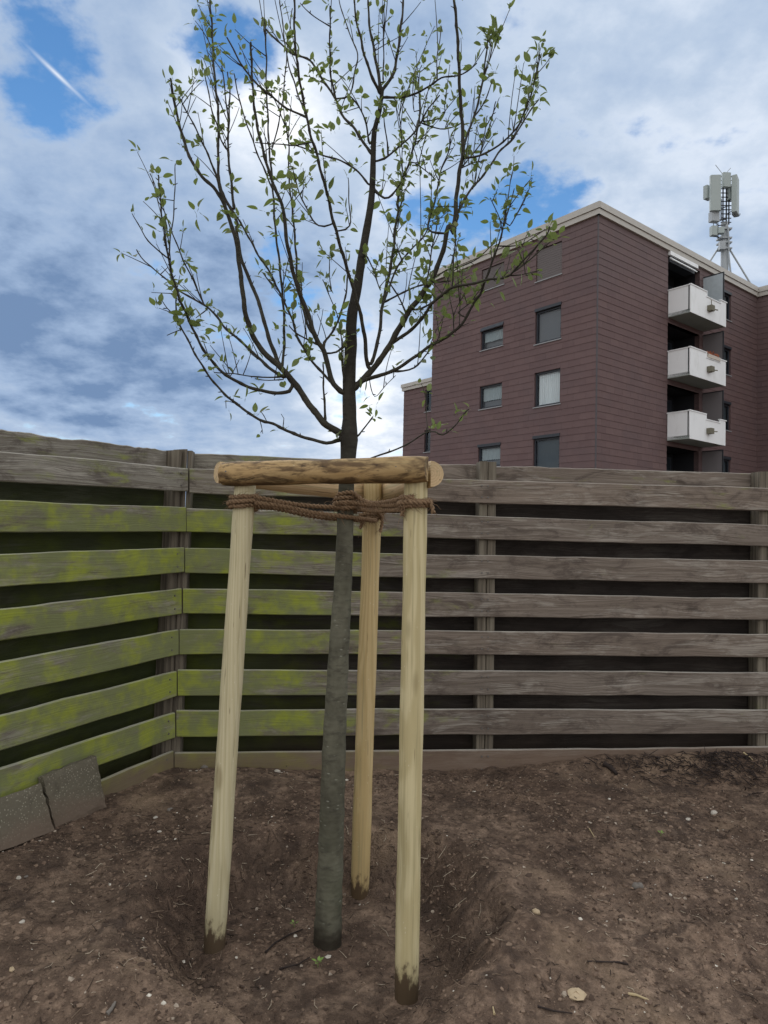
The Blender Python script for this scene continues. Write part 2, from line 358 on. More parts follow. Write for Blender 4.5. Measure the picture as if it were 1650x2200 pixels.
def m_curtain():
    t = NT('white_curtain'); P = t.pos(); c = t.mix(t.noise(t.mapping(P, (14, 14, .6)), 1, 4), (.60, .64, .65), (.86, .88, .88))
    return t.done(c, .9, None, .1)
def m_concrete():
    t = NT('concrete'); P = t.pos(); c = t.mix(t.noise(P, 6, 5, .6), (.105, .092, .067), (.155, .138, .102)); sp = t.vor(P, 95)
    c = t.mix(t.rng(sp, .10, .34, .9, 0), c, (.32, .30, .23)); c = t.mix(t.rng(t.noise(P, 14, 4), .55, .75, 0, .6), c, (.07, .06, .045))
    z = t.math('ADD', t.sep(P)[2], t.math('MULTIPLY', t.noise(P, 9, 4), .14)); c = t.mix(t.rng(z, .29, .42, .85, 0), c, (.15, .11, .083))
    return t.done(c, .92, t.bump(sp, .4, .004), .2)
def m_chip(name, cols, rough=.9):
    t = NT(name); r = t.rand(); cr = t.n('ShaderNodeValToRGB'); t.put(cr.inputs[0], r); e = cr.color_ramp.elements; cr.color_ramp.interpolation = 'CONSTANT'
    e[0].position = 0; e[0].color = (*cols[0][1], 1); e[1].position = cols[1][0]; e[1].color = (*cols[1][1], 1)
    for p, c in cols[2:]:
        x = e.new(p); x.color = (*c, 1)
    c = t.mix(t.rng(t.noise(t.pos(), 90, 3), .35, .7, 0, .4), cr.outputs[0], (.05, .035, .025))
    return t.done(c, rough, None, .2)
M = dict(soil=m_soil(), board=m_board(), gap_shade_board=m_board('gap_shade_board', True), post=m_post(), bark=m_bark(), young_bark=m_bark('young_bark', .34), leaf=m_leaf(), clad=m_clad(), glass=m_glass(), curtain=m_curtain(), lace=plain('lace_curtain', (.36, .41, .42), .9, .2, 12), concrete=m_concrete(),
    stake=m_stake('pine_stake', (.60, .52, .31), (.43, .355, .18), (.34, .26, .13)),
    stake_grey=m_stake('grey_pine_stake', (.58, .52, .34), (.50, .435, .26), (.36, .30, .17), wobble=.02), stake_amber=m_stake('amber_pine_stake', (.56, .43, .225), (.44, .32, .14), (.32, .21, .09), wobble=.04),
    bar=m_stake('half_round_log', (.46, .31, .145), (.38, .245, .105), (.26, .155, .06), mud=False, blot=(.10, .06, .03)),
    cut=m_stake('cut_log', (.60, .44, .26), (.50, .35, .19), (.38, .25, .13), mud=False),
    rope=plain('coir', (.215, .138, .080), .95, .45, 55), steel=plain('galvanised_steel', (.34, .37, .39), .5, .1, 3, .5),
    antenna=plain('antenna_grey', (.36, .41, .40), .55, .05, 2), dark=plain('dark_metal', (.03, .034, .04), .5, .2, 3),
    fascia=plain('fascia_metal', (.46, .44, .40), .5, .05, 1.2, dirt=(.30, .28, .25), dscale=1.5, damt=.35), white=plain('white_panel', (.84, .86, .87), .5, .03, 1.5, dirt=(.52, .54, .50), dscale=2.2, damt=.35),
    slab=plain('balcony_soffit', (.32, .36, .34), .8, .1, 1.5), frame=plain('window_frame', (.028, .033, .042), .4, .1, 4), sill=plain('grey_sill', (.30, .31, .32), .5, .1, 4),
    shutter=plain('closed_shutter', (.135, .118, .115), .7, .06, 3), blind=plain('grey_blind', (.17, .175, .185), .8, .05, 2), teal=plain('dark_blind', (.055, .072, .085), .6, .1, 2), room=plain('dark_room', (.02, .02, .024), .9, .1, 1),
    partition=plain('grey_partition', (.17, .155, .16), .6, .06, 1.5), frosted=plain('frosted_partition', (.42, .47, .50), .4, .18, 5), bitumen=plain('roof_felt', (.12, .12, .12), .9, .2, 1),
    terracotta=plain('orange_flowers', (.50, .16, .07), .8, .4, 40), planter=plain('planter_plastic', (.55, .50, .44), .6, .1, 5), drain=plain('drain_box', (.17, .16, .12), .8, .3, 9), trim=plain('trim_strip', (.085, .075, .08), .6, .15, 2),
    nail=plain('nail_steel', (.12, .11, .10), .4, .1, 9, .5), stone_pale=plain('pale_stone', (.44, .34, .22), .9, .25, 25), stone_white=plain('white_pebble', (.46, .42, .36), .85, .2, 30), stone_grey=plain('grey_stone', (.17, .15, .13), .9, .25, 20),
    splinter=plain('fresh_splinter', (.42, .33, .19), .85, .25, 40), root=plain('dark_root', (.030, .021, .018), .9, .4, 30), sprout=plain('seedling_green', (.17, .26, .06), .6, .2, 30),
    crumb=m_chip('soil_crumbs', [(0, (.17, .116, .084)), (.35, (.075, .050, .037)), (.65, (.24, .170, .122)), (.965, (.40, .33, .26)), (.985, (.66, .61, .52))]),
    twig=m_chip('twig_litter', [(0, (.04, .029, .023)), (.45, (.10, .069, .05)), (.7, (.24, .175, .125)), (.9, (.48, .40, .30))]))

# ------------------------------------------------------------------ ground
def gh(x, y, fine=True):
    x = np.asarray(x, float); y = np.asarray(y, float)
    near = 1 - sm(5, 12, np.hypot(x, y - 3))
    base = .185 + .04 * (vn(x * 1.1 + 40, y * 1.1 + 40, 1) - .5) * near - .07 * sm(2.35, 1.75, y) * near + .03 * sm(-.8, -1.6, x) * near
    wob = .22 * (vn(x * 2.6 + 30, y * 2.6 + 30, 2) - .5) + .16 * (vn(x * 7 + 30, y * 7 + 30, 3) - .5)
    r = np.hypot((x + .19) / .49, (y - 2.52) / .49) + wob
    s = sm(.80, 1.36, r)
    z = (-.012 + .02 * (vn(x * 3 + 50, y * 3 + 50, 4) - .5)) * (1 - s) + base * s
    z = z + .022 * np.exp(-((r - 1.42) / .2) ** 2) * near
    z = z + .11 * np.exp(-(((x - 2.0) / .55) ** 2 + ((y - 4.0) / .16) ** 2)) + .05 * np.exp(-(((x - 1.3) / .35) ** 2 + ((y - 3.93) / .12) ** 2))
    z = z + .05 * np.exp(-(((x + .75) / .3) ** 2 + ((y - 3.55) / .2) ** 2))
    z = z + .045 * np.exp(-(((x + .85) / .25) ** 2 + ((y - 2.02) / .12) ** 2)) * near
    for bx0, by0 in ((-.17, 2.56), (-.566, 2.50), (.11, 2.27), (-.062, 2.90)): z = z + .016 * np.exp(-((x - bx0) ** 2 + (y - by0) ** 2) / .011)
    if fine:
        for fq, a, sd in ((6, .030, 5), (14, .018, 6), (31, .011, 7), (67, .007, 8)):
            q = vn(x * fq + 100, y * fq + 100, sd); q2 = 1 - np.abs(2 * q - 1)
            patch = .35 + 1.3 * vn(x * 1.9 + 9, y * 1.9 + 9, 12)
            z = z + a * near * patch * ((q - .5) * .7 + (.5 - q2) * .35)
    return z
def G(px, py):
    d = ray(px, py); p0 = Vector((0, 0, CAMZ)); k = 1.0
    for i in range(60):
        p = p0 + d * k; dz = p.z - float(gh(p.x, p.y)); k += dz / (-d.z) * .7
        if abs(dz) < 1e-4: break
    return p0 + d * k
def axis(core0, core1, step, far0, far1):
    a = [core0]; st = step
    while a[0] > far0: st *= 1.45; a.insert(0, a[0] - st)
    b = list(np.arange(core0 + step, core1, step)); st = step
    while b[-1] < far1: st *= 1.45; b.append(b[-1] + st)
    return np.array(a + b)
gx = axis(-1.95, 2.55, .0095, -900, 900); gy = axis(1.55, 4.35, .0095, -900, 1500)
X, Y = np.meshgrid(gx, gy); Z = gh(X, Y)
nx, ny = len(gx), len(gy)
me = bpy.data.meshes.new('ground'); co = np.stack([X, Y, Z], -1).reshape(-1, 3).astype(np.float32)
idx = np.arange(nx * ny).reshape(ny, nx); q = np.stack([idx[:-1, :-1], idx[:-1, 1:], idx[1:, 1:], idx[1:, :-1]], -1).reshape(-1, 4)
me.vertices.add(len(co)); me.vertices.foreach_set('co', co.ravel()); me.loops.add(q.size); me.loops.foreach_set('vertex_index', q.ravel().astype(np.int32))
me.polygons.add(len(q)); me.polygons.foreach_set('loop_start', np.arange(0, q.size, 4, dtype=np.int32)); me.polygons.foreach_set('loop_total', np.full(len(q), 4, dtype=np.int32))
me.polygons.foreach_set('use_smooth', np.ones(len(q), dtype=bool)); me.update(calc_edges=True); me.materials.append(M['soil'])
ground = bpy.data.objects.new('ground', me); COL.objects.link(ground); ground['kind'] = 'structure'; ground['label'] = 'bare brown garden soil with a planting hollow'

# ------------------------------------------------------------------ apartment building
AZ = math.radians(51.5)
vV = Vector((math.sin(AZ), math.cos(AZ), 0)); uV = Vector((-vV.y, vV.x, 0)); UP = Vector((0, 0, 1))
CORNER = Vector((8.583, 28.0, 0)); ROOF = 15.40; CLADTOP = 14.90

def wall_mesh(mb, o, d, n, length, z0, z1, openings, depth=.22):
    "front of a wall with real openings and reveals; openings are (s0, s1, z0, z1)"
    ss = sorted({0, length, *[a for q in openings for a in q[:2]]}); zs = sorted({z0, z1, *[a for q in openings for a in q[2:4]]})
    P = lambda s, z, k=0: o + d * s + UP * z - n * k
    for i in range(len(ss) - 1):
        for j in range(len(zs) - 1):
            cs, cz = (ss[i] + ss[i + 1]) / 2, (zs[j] + zs[j + 1]) / 2
            if any(a < cs < b and c < cz < e for a, b, c, e in openings): continue
            mb.quad(P(ss[i], zs[j]), P(ss[i + 1], zs[j]), P(ss[i + 1], zs[j + 1]), P(ss[i], zs[j + 1]))
    for a, b, c, e in openings:
        for (s, z), (s2, z2) in (((a, c), (b, c)), ((b, c), (b, e)), ((b, e), (a, e)), ((a, e), (a, c))):
            mb.quad(P(s, z), P(s2, z2), P(s2, z2, depth), P(s, z, depth))
ROWH = .29; PANW = .60
PANELS = []     # (mesh maker arguments, screen size)
_panel_cache = {}
def panel_mesh(w, h):
    k = (round(w, 3), round(h, 3))
    if k not in _panel_cache:
        mb = MB(); g = .0018
        vs = [(g, -.026, 0), (w - g, -.026, 0), (w - g, -.010, h + .004), (g, -.010, h + .004), (g, .0, 0), (w - g, .0, 0), (w - g, .0, h + .004), (g, .0, h + .004)]
        mb.add(vs, [(0, 1, 2, 3), (4, 7, 6, 5), (0, 4, 5, 1), (1, 5, 6, 2), (2, 6, 7, 3), (3, 7, 4, 0)])
        _panel_cache[k] = mb.build('cladding_panel', M['clad'], data_only=True)
    return _panel_cache[k]
def clad(o, d, n, length, z0, z1, openings, limit_parts, wall, start=0.0, flip=False):
    "lapped panels in staggered rows; the largest seen become parts, the others one joined part"
    rects = []; row = 0; z = z0
    while z < z1 - .02:
        h = min(ROWH, z1 - z); s = -(PANW / 2 if row % 2 else 0) - start
        while s < length:
            a, b = max(0, s), min(length, s + PANW); s += PANW
            if b - a < .03: continue
            pieces = [(a, b, z, z + h)]
            for (p, q_, r, t) in openings:
                new = []
                for (a1, b1, c1, e1) in pieces:
                    if q_ <= a1 or p >= b1 or t <= c1 or r >= e1: new.append((a1, b1, c1, e1)); continue
                    if a1 < p: new.append((a1, p, c1, e1))
                    if b1 > q_: new.append((q_, b1, c1, e1))
                    m0, m1 = max(a1, p), min(b1, q_)
                    if c1 < r: new.append((m0, m1, c1, r))
                    if e1 > t: new.append((m0, m1, t, e1))
                pieces = new
            rects += [p for p in pieces if p[1] - p[0] > .02 and p[3] - p[2] > .02]
        z += ROWH; row += 1
    def size(rc):
        a, b, c, e = rc; p1 = proj(o + d * a + UP * c); p2 = proj(o + d * b + UP * e)
        cx, cy = (p1[0] + p2[0]) / 2, (p1[1] + p2[1]) / 2
        ar = abs(p1[0] - p2[0]) * abs(p1[1] - p2[1]) * (1 if b - a > .3 else .5)
        return ar if (cx < 1650 and cy < 985) else ar * .001
    rects.sort(key=size, reverse=True)
    ang = math.atan2(d.y, d.x); wo = Vector(wall['_o']); right = n.dot(Vector((math.sin(ang), -math.cos(ang), 0))) > 0
    rest = MB()
    for i, (a, b, c, e) in enumerate(rects):
        w, h = b - a, e - c
        # a panel's own x runs so that its -y side faces outwards
        if right: base, rot = o + d * a + UP * c, ang
        else: base, rot = o + d * b + UP * c, ang + math.pi
        if i < limit_parts:
            ob = bpy.data.objects.new('cladding_panel', panel_mesh(w, h)); COL.objects.link(ob); ob.parent = wall
            ob.location = base - wo; ob.rotation_euler = (0, 0, rot)
        else:
            g = .0018; dd = Vector((math.cos(rot), math.sin(rot), 0)); nn = Vector((-dd.y, dd.x, 0))
            pt = lambda x, y, z: base + dd * x + nn * y + UP * z
            rest.add([pt(g, -.026, 0), pt(w - g, -.026, 0), pt(w - g, -.010, h + .004), pt(g, -.010, h + .004), pt(g, 0, 0), pt(w - g, 0, 0), pt(w - g, 0, h), pt(g, 0, h)],
                     [(0, 1, 2, 3), (0, 4, 5, 1), (1, 5, 6, 2), (2, 6, 7, 3), (3, 7, 4, 0)])
    if rest.v:
        ob = rest.build('cladding', M['clad'], wall); ob['kind'] = 'stuff'
def window(root, o, d, n, s0, s1, z0, z1, kind, hood=False, box=False):
    P = lambda s, z, k: o + d * s + UP * z - n * k
    w = MB(); fw = .085; k0, k1 = .07, .15
    def bar(a, b, c, e, k0=k0, k1=k1, mb=w): mb.obox(P(a, c, k0), d * (b - a), UP * (e - c), -n * (k1 - k0))
    bar(s0, s1, z0, z0 + fw); bar(s0, s1, z1 - fw, z1); bar(s0, s0 + fw, z0 + fw, z1 - fw); bar(s1 - fw, s1, z0 + fw, z1 - fw)
    wn = w.build('window', M['frame'], root)
    g = MB(); g.quad(P(s0 + fw, z0 + fw, .11), P(s1 - fw, z0 + fw, .11), P(s1 - fw, z1 - fw, .11), P(s0 + fw, z1 - fw, .11))
    if d.cross(UP).dot(n) < 0: g.f = [f[::-1] for f in g.f]
    if kind == 'shutter':
        sh = MB(); nS = 14; hh = (z1 - z0 - .04) / nS
        for i in range(nS): sh.obox(P(s0 + .02, z0 + .02 + i * hh, .035), d * (s1 - s0 - .04), UP * (hh - .008), -n * .03)
        sh.build('roller_shutter', M['shutter'], wn)
    else: g.build('pane', M['glass'], wn)
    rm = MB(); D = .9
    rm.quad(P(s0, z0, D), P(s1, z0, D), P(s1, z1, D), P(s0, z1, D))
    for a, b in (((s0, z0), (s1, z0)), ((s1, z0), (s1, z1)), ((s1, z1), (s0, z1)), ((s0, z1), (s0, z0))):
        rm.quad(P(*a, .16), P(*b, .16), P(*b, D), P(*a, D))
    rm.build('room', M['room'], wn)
    def sheet(a, b, c, e, k, folds, amp, mat, name):
        mb = MB(); nS = max(2, int(folds * 8)); vs = []
        for i in range(nS + 1):
            s = a + (b - a) * i / nS; kk = k + amp * math.sin(i / 8 * 2 * math.pi + .6 * math.sin(i * .37)) * (1 if folds else 0)
            vs += [P(s, c + (.02 * math.sin(i * .9) if folds > 6 else 0), kk), P(s, e, kk)]
        mb.add(vs, [(2 * i, 2 * i + 2, 2 * i + 3, 2 * i + 1) for i in range(nS)], None, True); mb.build(name, mat, wn)
    a, b = s0 + fw, s1 - fw
    if kind == 'curtain': sheet(a, b - .02, z0 + .06, z1 - .05, .20, 11, .028, M['curtain'], 'curtain')
    if kind == 'lace_top': sheet(a, b, z0 + (z1 - z0) * .42, z1 - .06, .20, 14, .015, M['lace'], 'curtain'); sheet(a, b, z0, z0 + (z1 - z0) * .45, .30, 0, 0, M['blind'], 'blind')
    if kind == 'lace_bottom': sheet(a, b, z0 + (z1 - z0) * .36, z1 - .06, .20, 10, .012, M['lace'], 'curtain'); sheet(a, b, z0, z0 + .34 * (z1 - z0), .26, 0, 0, M['blind'], 'blind')
    if kind == 'blind': sheet(a, b, z0, z1, .19, 0, 0, M['blind'], 'blind')
    if kind == 'dark': sheet(a, b, z0, z1, .19, 0, 0, M['teal'], 'blind')
    si = MB(); si.obox(P(s0 - .05, z0 - .045, -.06), d * (s1 - s0 + .1), UP * .04, -n * .14); si.build('sill', M['sill'], wn)
    if box:
        b_ = MB(); b_.obox(P(s0 - .02, z1 - .005, -.055), d * (s1 - s0 + .04), UP * .13, -n * .10); b_.build('shutter_box', M['frame'], wn)
    if hood:
        b_ = MB(); b_.add([P(s0 - .03, z1 + .00, -.10), P(s1 + .03, z1 + .00, -.05), P(s1 + .03, z1 + .18, -.005), P(s0 - .03, z1 + .20, -.005), P(s0 - .03, z1 - .03, -.09), P(s1 + .03, z1 - .03, -.04), P(s1 + .03, z1 + .10, -.0), P(s0 - .03, z1 + .12, -.0)],
                          [(0, 1, 2, 3), (4, 7, 6, 5), (0, 4, 5, 1), (1, 5, 6, 2), (2, 6, 7, 3), (3, 7, 4, 0)]); b_.build('shutter_hood', M['frame'], wn)
    return wn

bld = thing('apartment_building', CORNER, 'dark brown panel clad apartment block with pale roof edge and three white balconies', 'building')
nL, nR = -vV, -uV
ST = 2.84
winA = [(1.80, 3.20, 12.98, 14.42, 'shutter'), (1.80, 3.20, 10.15, 11.62, 'blind'), (1.80, 3.20, 7.33, 8.87, 'curtain'), (1.80, 3.22, 4.46, 5.92, 'dark'), (1.80, 3.2, 1.62, 3.08, 'dark')]
winB = [(5.10, 6.53, 13.43, 14.50, 'shutter'), (5.10, 6.52, 10.53, 11.48, 'lace_top'), (5.12, 6.54, 7.67, 8.78, 'lace_bottom'), (5.15, 6.58, 4.85, 5.84, 'lace_bottom'), (5.12, 6.54, 2.0, 3.0, 'dark')]
opL = [w[:4] for w in winA + winB]; LEN_L = 10.0
mb = MB(); wall_mesh(mb, CORNER, uV, nL, LEN_L, -.6, ROOF - .3, opL); wallL = mb.build('gable_wall', M['clad'], bld)
clad(CORNER, uV, nL, LEN_L, CLADTOP - ROWH * 52, CLADTOP, opL, 200, wallL, start=.1)
for i, w in enumerate(winA): window(bld, CORNER, uV, nL, *w, box=(i in (1, 3)))
for i, w in enumerate(winB): window(bld, CORNER, uV, nL, *w, hood=(i == 1), box=(i in (3,)))
# balcony side
LEN_R = 14.70; T0, T1 = 5.46, 8.40
BZ = [12.0, 9.16, 6.30, 3.46, .62]                       # balcony floors
logg = [(T0, T1, z, z + 2.42) for z in BZ]; logg[0] = (T0, T1, BZ[0], 14.72)
winR = [(10.35, 11.66, z + .95, z + 2.3, 'dark') for z in BZ]
opR = logg + [w[:4] for w in winR]
mb = MB(); wall_mesh(mb, CORNER, vV, nR, LEN_R, -.6, ROOF - .3, opR); wallR = mb.build('balcony_wall', M['clad'], bld)
clad(CORNER, vV, nR, LEN_R, CLADTOP - ROWH * 52, CLADTOP, opR, 100, wallR, start=.25)
for w in winR: window(bld, CORNER, vV, nR, *w, box=True)
# side wing
INNER = CORNER + vV * LEN_R; LEN_W = 7.0
mb = MB(); opW = [(2.2, 3.5, z + .95, z + 2.3) for z in BZ]; wall_mesh(mb, INNER, -uV, -vV, LEN_W, -.6, ROOF - .3, opW); wallW = mb.build('wing_wall', M['clad'], bld)
clad(INNER, -uV, -vV, LEN_W, CLADTOP - ROWH * 52, CLADTOP, opW, 0, wallW)
for w in opW: window(bld, INNER, -uV, -vV, *w, 'dark')
# closing walls and roof
A = CORNER; B_ = CORNER + uV * LEN_L; Cc = INNER; E1 = INNER - uV * LEN_W; E2 = E1 + vV * 9; Bk = CORNER + uV * LEN_L + vV * (LEN_R + 9)
sh = MB()
for a, b in ((B_, Bk), (Bk, E2), (E2, E1)): sh.quad(a - UP * .6, b - UP * .6, b + UP * (ROOF - .3), a + UP * (ROOF - .3))
sh.build('rear_wall', M['clad'], bld)
rf = MB(); z = UP * (ROOF - .14); rf.quad(A + z, B_ + z, Bk + z, Cc + vV * 9 + z); rf.quad(A + z, Cc + vV * 9 + z, Cc + vV * 9 + z, Cc + z)
rf2 = MB(); rf2.add([A + z, Cc + z, E1 + z, E2 + z, Bk + z, B_ + z], [(0, 1, 2, 3, 4, 5)]); roof = rf2.build('roof', M['bitumen'], bld)
def fascia(a, b, n, e0, e1):
    d = (b - a).normalized()
    m1 = MB(); m1.obox(a - d * e0 + UP * CLADTOP + n * -.05, (b - a) + d * (e0 + e1), UP * .225, n * .17); m1.build('fascia', M['fascia'], roof)
    m2 = MB(); e0b = e0 * 1.35; e1b = e1 * 1.35; m2.obox(a - d * e0b + UP * (CLADTOP + .235) + n * -.20, (b - a) + d * (e0b + e1b), UP * .265, n * .37); m2.build('roof_edge', M['fascia'], roof)
fascia(A, B_, nL, .118, .12); fascia(A + nR * 0 + vV * -.115, Cc, nR, .0, -.172); fascia(Cc, E1, -vV, -.002, .12)
tr = MB(); tr.obox(CORNER - vV * .03 - uV * .03 - UP * .6, vV * .05, uV * .05, UP * (CLADTOP + .59)); tr.build('corner_trim', M['trim'], wallL)
# loggias and balconies
OUT = nR; S0 = CORNER + vV * T0
ba_front = 3.36; ba_dep = 1.10
for i, z in enumerate(BZ):
    top = 2.42 if i else 2.72
    b = MB(); p = S0 + UP * z
    b.quad(p - OUT * 1.3, p - OUT * 1.3 + vV * (T1 - T0), p - OUT * 1.3 + vV * (T1 - T0) + UP * top, p - OUT * 1.3 + UP * top)
    for k in (0, T1 - T0):
        b.quad(p + vV * k, p + vV * k - OUT * 1.3, p + vV * k - OUT * 1.3 + UP * top, p + vV * k + UP * top)
    b.quad(p + UP * top, p + vV * (T1 - T0) + UP * top, p + vV * (T1 - T0) - OUT * 1.3 + UP * top, p - OUT * 1.3 + UP * top)
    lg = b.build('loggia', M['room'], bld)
    dr = MB(); q0 = p - OUT * 1.27 + vV * .25
    dr.obox(q0, vV * 2.4, UP * 2.2, OUT * .05); dr.build('balcony_door', M['frame'], lg)
    gl = MB(); gl.quad(q0 + OUT * .056 + vV * .1 + UP * .1, q0 + OUT * .056 + vV * 1.1 + UP * .1, q0 + OUT * .056 + vV * 1.1 + UP * 2.1, q0 + OUT * .056 + vV * .1 + UP * 2.1)
    gl.quad(q0 + OUT * .056 + vV * 1.25 + UP * .1, q0 + OUT * .056 + vV * 2.3 + UP * .1, q0 + OUT * .056 + vV * 2.3 + UP * 2.1, q0 + OUT * .056 + vV * 1.25 + UP * 2.1); gl.build('pane', M['glass'], lg)
    sl = MB(); sl.obox(p - UP * .19 - OUT * 1.3 + vV * .002, vV * (T1 - T0 - .004), UP * .18, OUT * 1.3); sl.obox(p - UP * .19 + OUT * .03, vV * (ba_front - .04), UP * .16, OUT * (ba_dep - .05))
    bal = sl.build('balcony', M['slab'], bld)
    # front panel with a notch for the flower boxes
    H = 1.06; lo = -.19
    prof = [(0, lo), (ba_front, lo), (ba_front, .98), (2.80, .98), (2.80, .82), (1.46, .82), (1.46, H), (0, H)]
    fp = MB(); base = p + OUT * ba_dep; nP = len(prof)
    vs = [base + vV * a + UP * h for a, h in prof] + [base + vV * a + UP * h - OUT * .05 for a, h in prof]
    fp.add(vs, [(0, 1, 4, 5), (1, 2, 3, 4), (0, 5, 6, 7), (nP + 5, nP + 4, nP + 1, nP), (nP + 4, nP + 3, nP + 2, nP + 1), (nP + 7, nP + 6, nP + 5, nP)] + [(k, k + nP, (k + 1) % nP + nP, (k + 1) % nP) for k in range(nP)])
    fp.build('front_panel', M['white'], bal)
    cp = MB()
    for (a0, a1, h) in ((-.03, 1.49, H), (1.43, 2.83, .82), (2.77, ba_front + .06, .98)): cp.obox(base + vV * a0 + UP * (h + .002) + OUT * .03, vV * (a1 - a0), UP * .045, -OUT * .11)
    cp.obox(base + vV * 1.44 + UP * .869 + OUT * .025, vV * .04, UP * (H - .87), -OUT * .09); cp.build('coping', M['white'], bal)
    sp = MB(); sp.obox(p + OUT * .04 + UP * -.15 - vV * .0, OUT * (ba_dep - .15), UP * (H + .13), vV * .05); sp.build('side_panel', M['white'], bal)
    c2 = MB(); c2.obox(p + OUT * .0 + UP * (H - .015) - vV * .03, OUT * (ba_dep - .09), UP * .045, vV * .10); c2.build('coping', M['white'], bal)
    rl = MB(); rl.obox(p + OUT * (ba_dep - .105) + UP * -.12, OUT * .05, UP * (H + .1), vV * .04); rl.build('gap_post', M['dark'], bal)
    db = MB(); db.obox(base + vV * 1.50 + UP * .19 + OUT * .004, vV * .30, UP * .25, OUT * .22); bx = db.build('drain_box', M['drain'], bal)
    pp = MB(); pp.tube([base + vV * 1.74 + UP * .30 + OUT * .12, base + vV * 2.20 + UP * .34 + OUT * .16], .025, 6)
    if i == 0: pp.tube([base + vV * 1.72 + UP * .42 + OUT * .1, base + vV * 1.70 + UP * .72 + OUT * .1], .018, 6)
    pp.build('drain_pipe', M['drain'], bx)
    # partition screen at the far end
    pt = MB(); ph = 2.42 if i else 2.45; pz = p + vV * (ba_front - .10)
    pt.obox(pz + OUT * .03, OUT * (ba_dep - .14), UP * ph, vV * .03); part = pt.build('partition', M['frosted' if i == 0 else 'partition'], bal)
    fr = MB(); fr.obox(pz + OUT * (ba_dep - .11) - vV * .01, OUT * .05, UP * ph, vV * .05); fr.obox(pz + OUT * .03 - vV * .01 + UP * (ph + .002), OUT * (ba_dep - .09), UP * .05, vV * .05); fr.build('partition_frame', M['dark'], part)
# lintel and awning of the top loggia
li = MB(); li.obox(S0 + UP * 14.72 + OUT * .01, vV * 2.55, UP * .17, OUT * .13); lint = li.build('awning_case', M['white'], bld)
for kz, ko in ((14.60, .10), (14.50, .20)):
    aw = MB(); aw.tube([S0 + UP * (kz - .02) + OUT * ko + vV * .03, S0 + UP * (kz - .02) + OUT * ko + vV * 2.3], .03, 6); aw.build('awning_bar', M['white'], lint)
mb = MB(); mb.obox(S0 + UP * 14.45 + OUT * .03 + vV * .1, vV * 2.3, UP * .27, -OUT * .5); mb.build('awning_roll', M['dark'], lint)
# flower box sitting in the notch of the middle balcony
fo = S0 + OUT * (ba_dep - .12) + vV * 1.55 + UP * (BZ[1] + .87)
fb = thing('flower_box', fo, 'long planter of orange flowers on the parapet of the middle white balcony', 'flower box')
mb = MB(); mb.obox(fo, vV * 1.15, UP * .17, OUT * .18); mb.build('planter', M['planter'], fb)
fl = MB()
for i in range(70):
    c = fo + vV * random.uniform(.03, 1.12) + OUT * random.uniform(-.02, .2) + UP * (.16 + random.uniform(0, .16)); r = random.uniform(.025, .05)
    vs = [c + Vector((random.gauss(0, 1), random.gauss(0, 1), random.gauss(0, 1))).normalized() * r for _ in range(6)]
    fl.add(vs, [(0, 1, 2), (2, 3, 4), (0, 4, 5), (1, 3, 5), (0, 2, 4), (1, 5, 2)])
ob = fl.build('flowers', M['terracotta'], fb); ob['kind'] = 'stuff'

# lower block behind the gable
LB = CORNER + uV * 10.0 + vV * 1.5; LZ = 10.30
lb = thing('apartment_building', LB, 'lower brown clad block with pale roof edge beside the taller block', 'building')
opB = [(1.35, 2.16, z, z + 1.24) for z in (8.47, 6.2, 3.6)]
mb = MB(); wall_mesh(mb, LB - uV * 2, uV, nL, 6.03, -.6, LZ - .2, [(a + 2, b + 2, c, e) for a, b, c, e in opB]); wl = mb.build('wall', M['clad'], lb)
clad(LB, uV, nL, 4.03, LZ - .38 - ROWH * 34, LZ - .38, opB, 60, wl)
for w in opB: window(lb, LB, uV, nL, *w, 'dark')
sh = MB(); p = LB + uV * 4.03; sh.quad(p - UP * .6, p + vV * 9 - UP * .6, p + vV * 9 + UP * (LZ - .2), p + UP * (LZ - .2)); sh.quad(p + vV * 9 - UP * .6, p + vV * 9 - uV * 6 - UP * .6, p + vV * 9 - uV * 6 + UP * (LZ - .2), p + vV * 9 + UP * (LZ - .2)); sh.build('rear_wall', M['clad'], lb)
mb = MB(); mb.obox(LB - uV * 2 + UP * (LZ - .16), uV * 6.0, vV * 9, UP * .05); rfl = mb.build('roof', M['bitumen'], lb)
mb = MB(); mb.obox(LB - uV * 2 + UP * (LZ - .38) - nL * .05, uV * 6.12, UP * .18, nL * .16); mb.build('fascia', M['fascia'], rfl)
mb = MB(); mb.obox(LB - uV * 2 + UP * (LZ - .195) - nL * .2, uV * 6.16, UP * .2, nL * .36); mb.build('roof_edge', M['fascia'], rfl)

# ------------------------------------------------------------------ antenna mast
MY = 40.0
def Z2(x, y, dy=0): return W(1400 + x / 6.6, 330 + y / 6.6, MY + dy)
mast_base = Z2(1030, 1760); mast_base.z = ROOF - .14
mast = thing('antenna_mast', mast_base, 'grey mobile phone antenna mast braced on the apartment roof', 'antenna mast')
top = Z2(1040, 980)
mb = MB(); mb.tube([mast_base, mast_base.lerp(top, .55), Vector((mast_base.x, MY, top.z))], [.24, .22, .20], 14); mb.build('pole', M['steel'], mast)
bx_ = Vector((mast_base.x, MY, 0))
ptop = Z2(1040, 300).z
mb = MB()
for dx in (-.10, .10, .25): mb.tube([Vector((bx_.x + dx, MY, top.z - .1)), Vector((bx_.x + dx, MY, ptop))], .04, 6)
for k in range(12):
    zz = top.z + (ptop - top.z) * k / 11.5; mb.obox((bx_.x - .24, MY - .05, zz), (.62, 0, 0), (0, .06, 0), (0, 0, .035))
mb.build('lattice', M['dark'], mast)
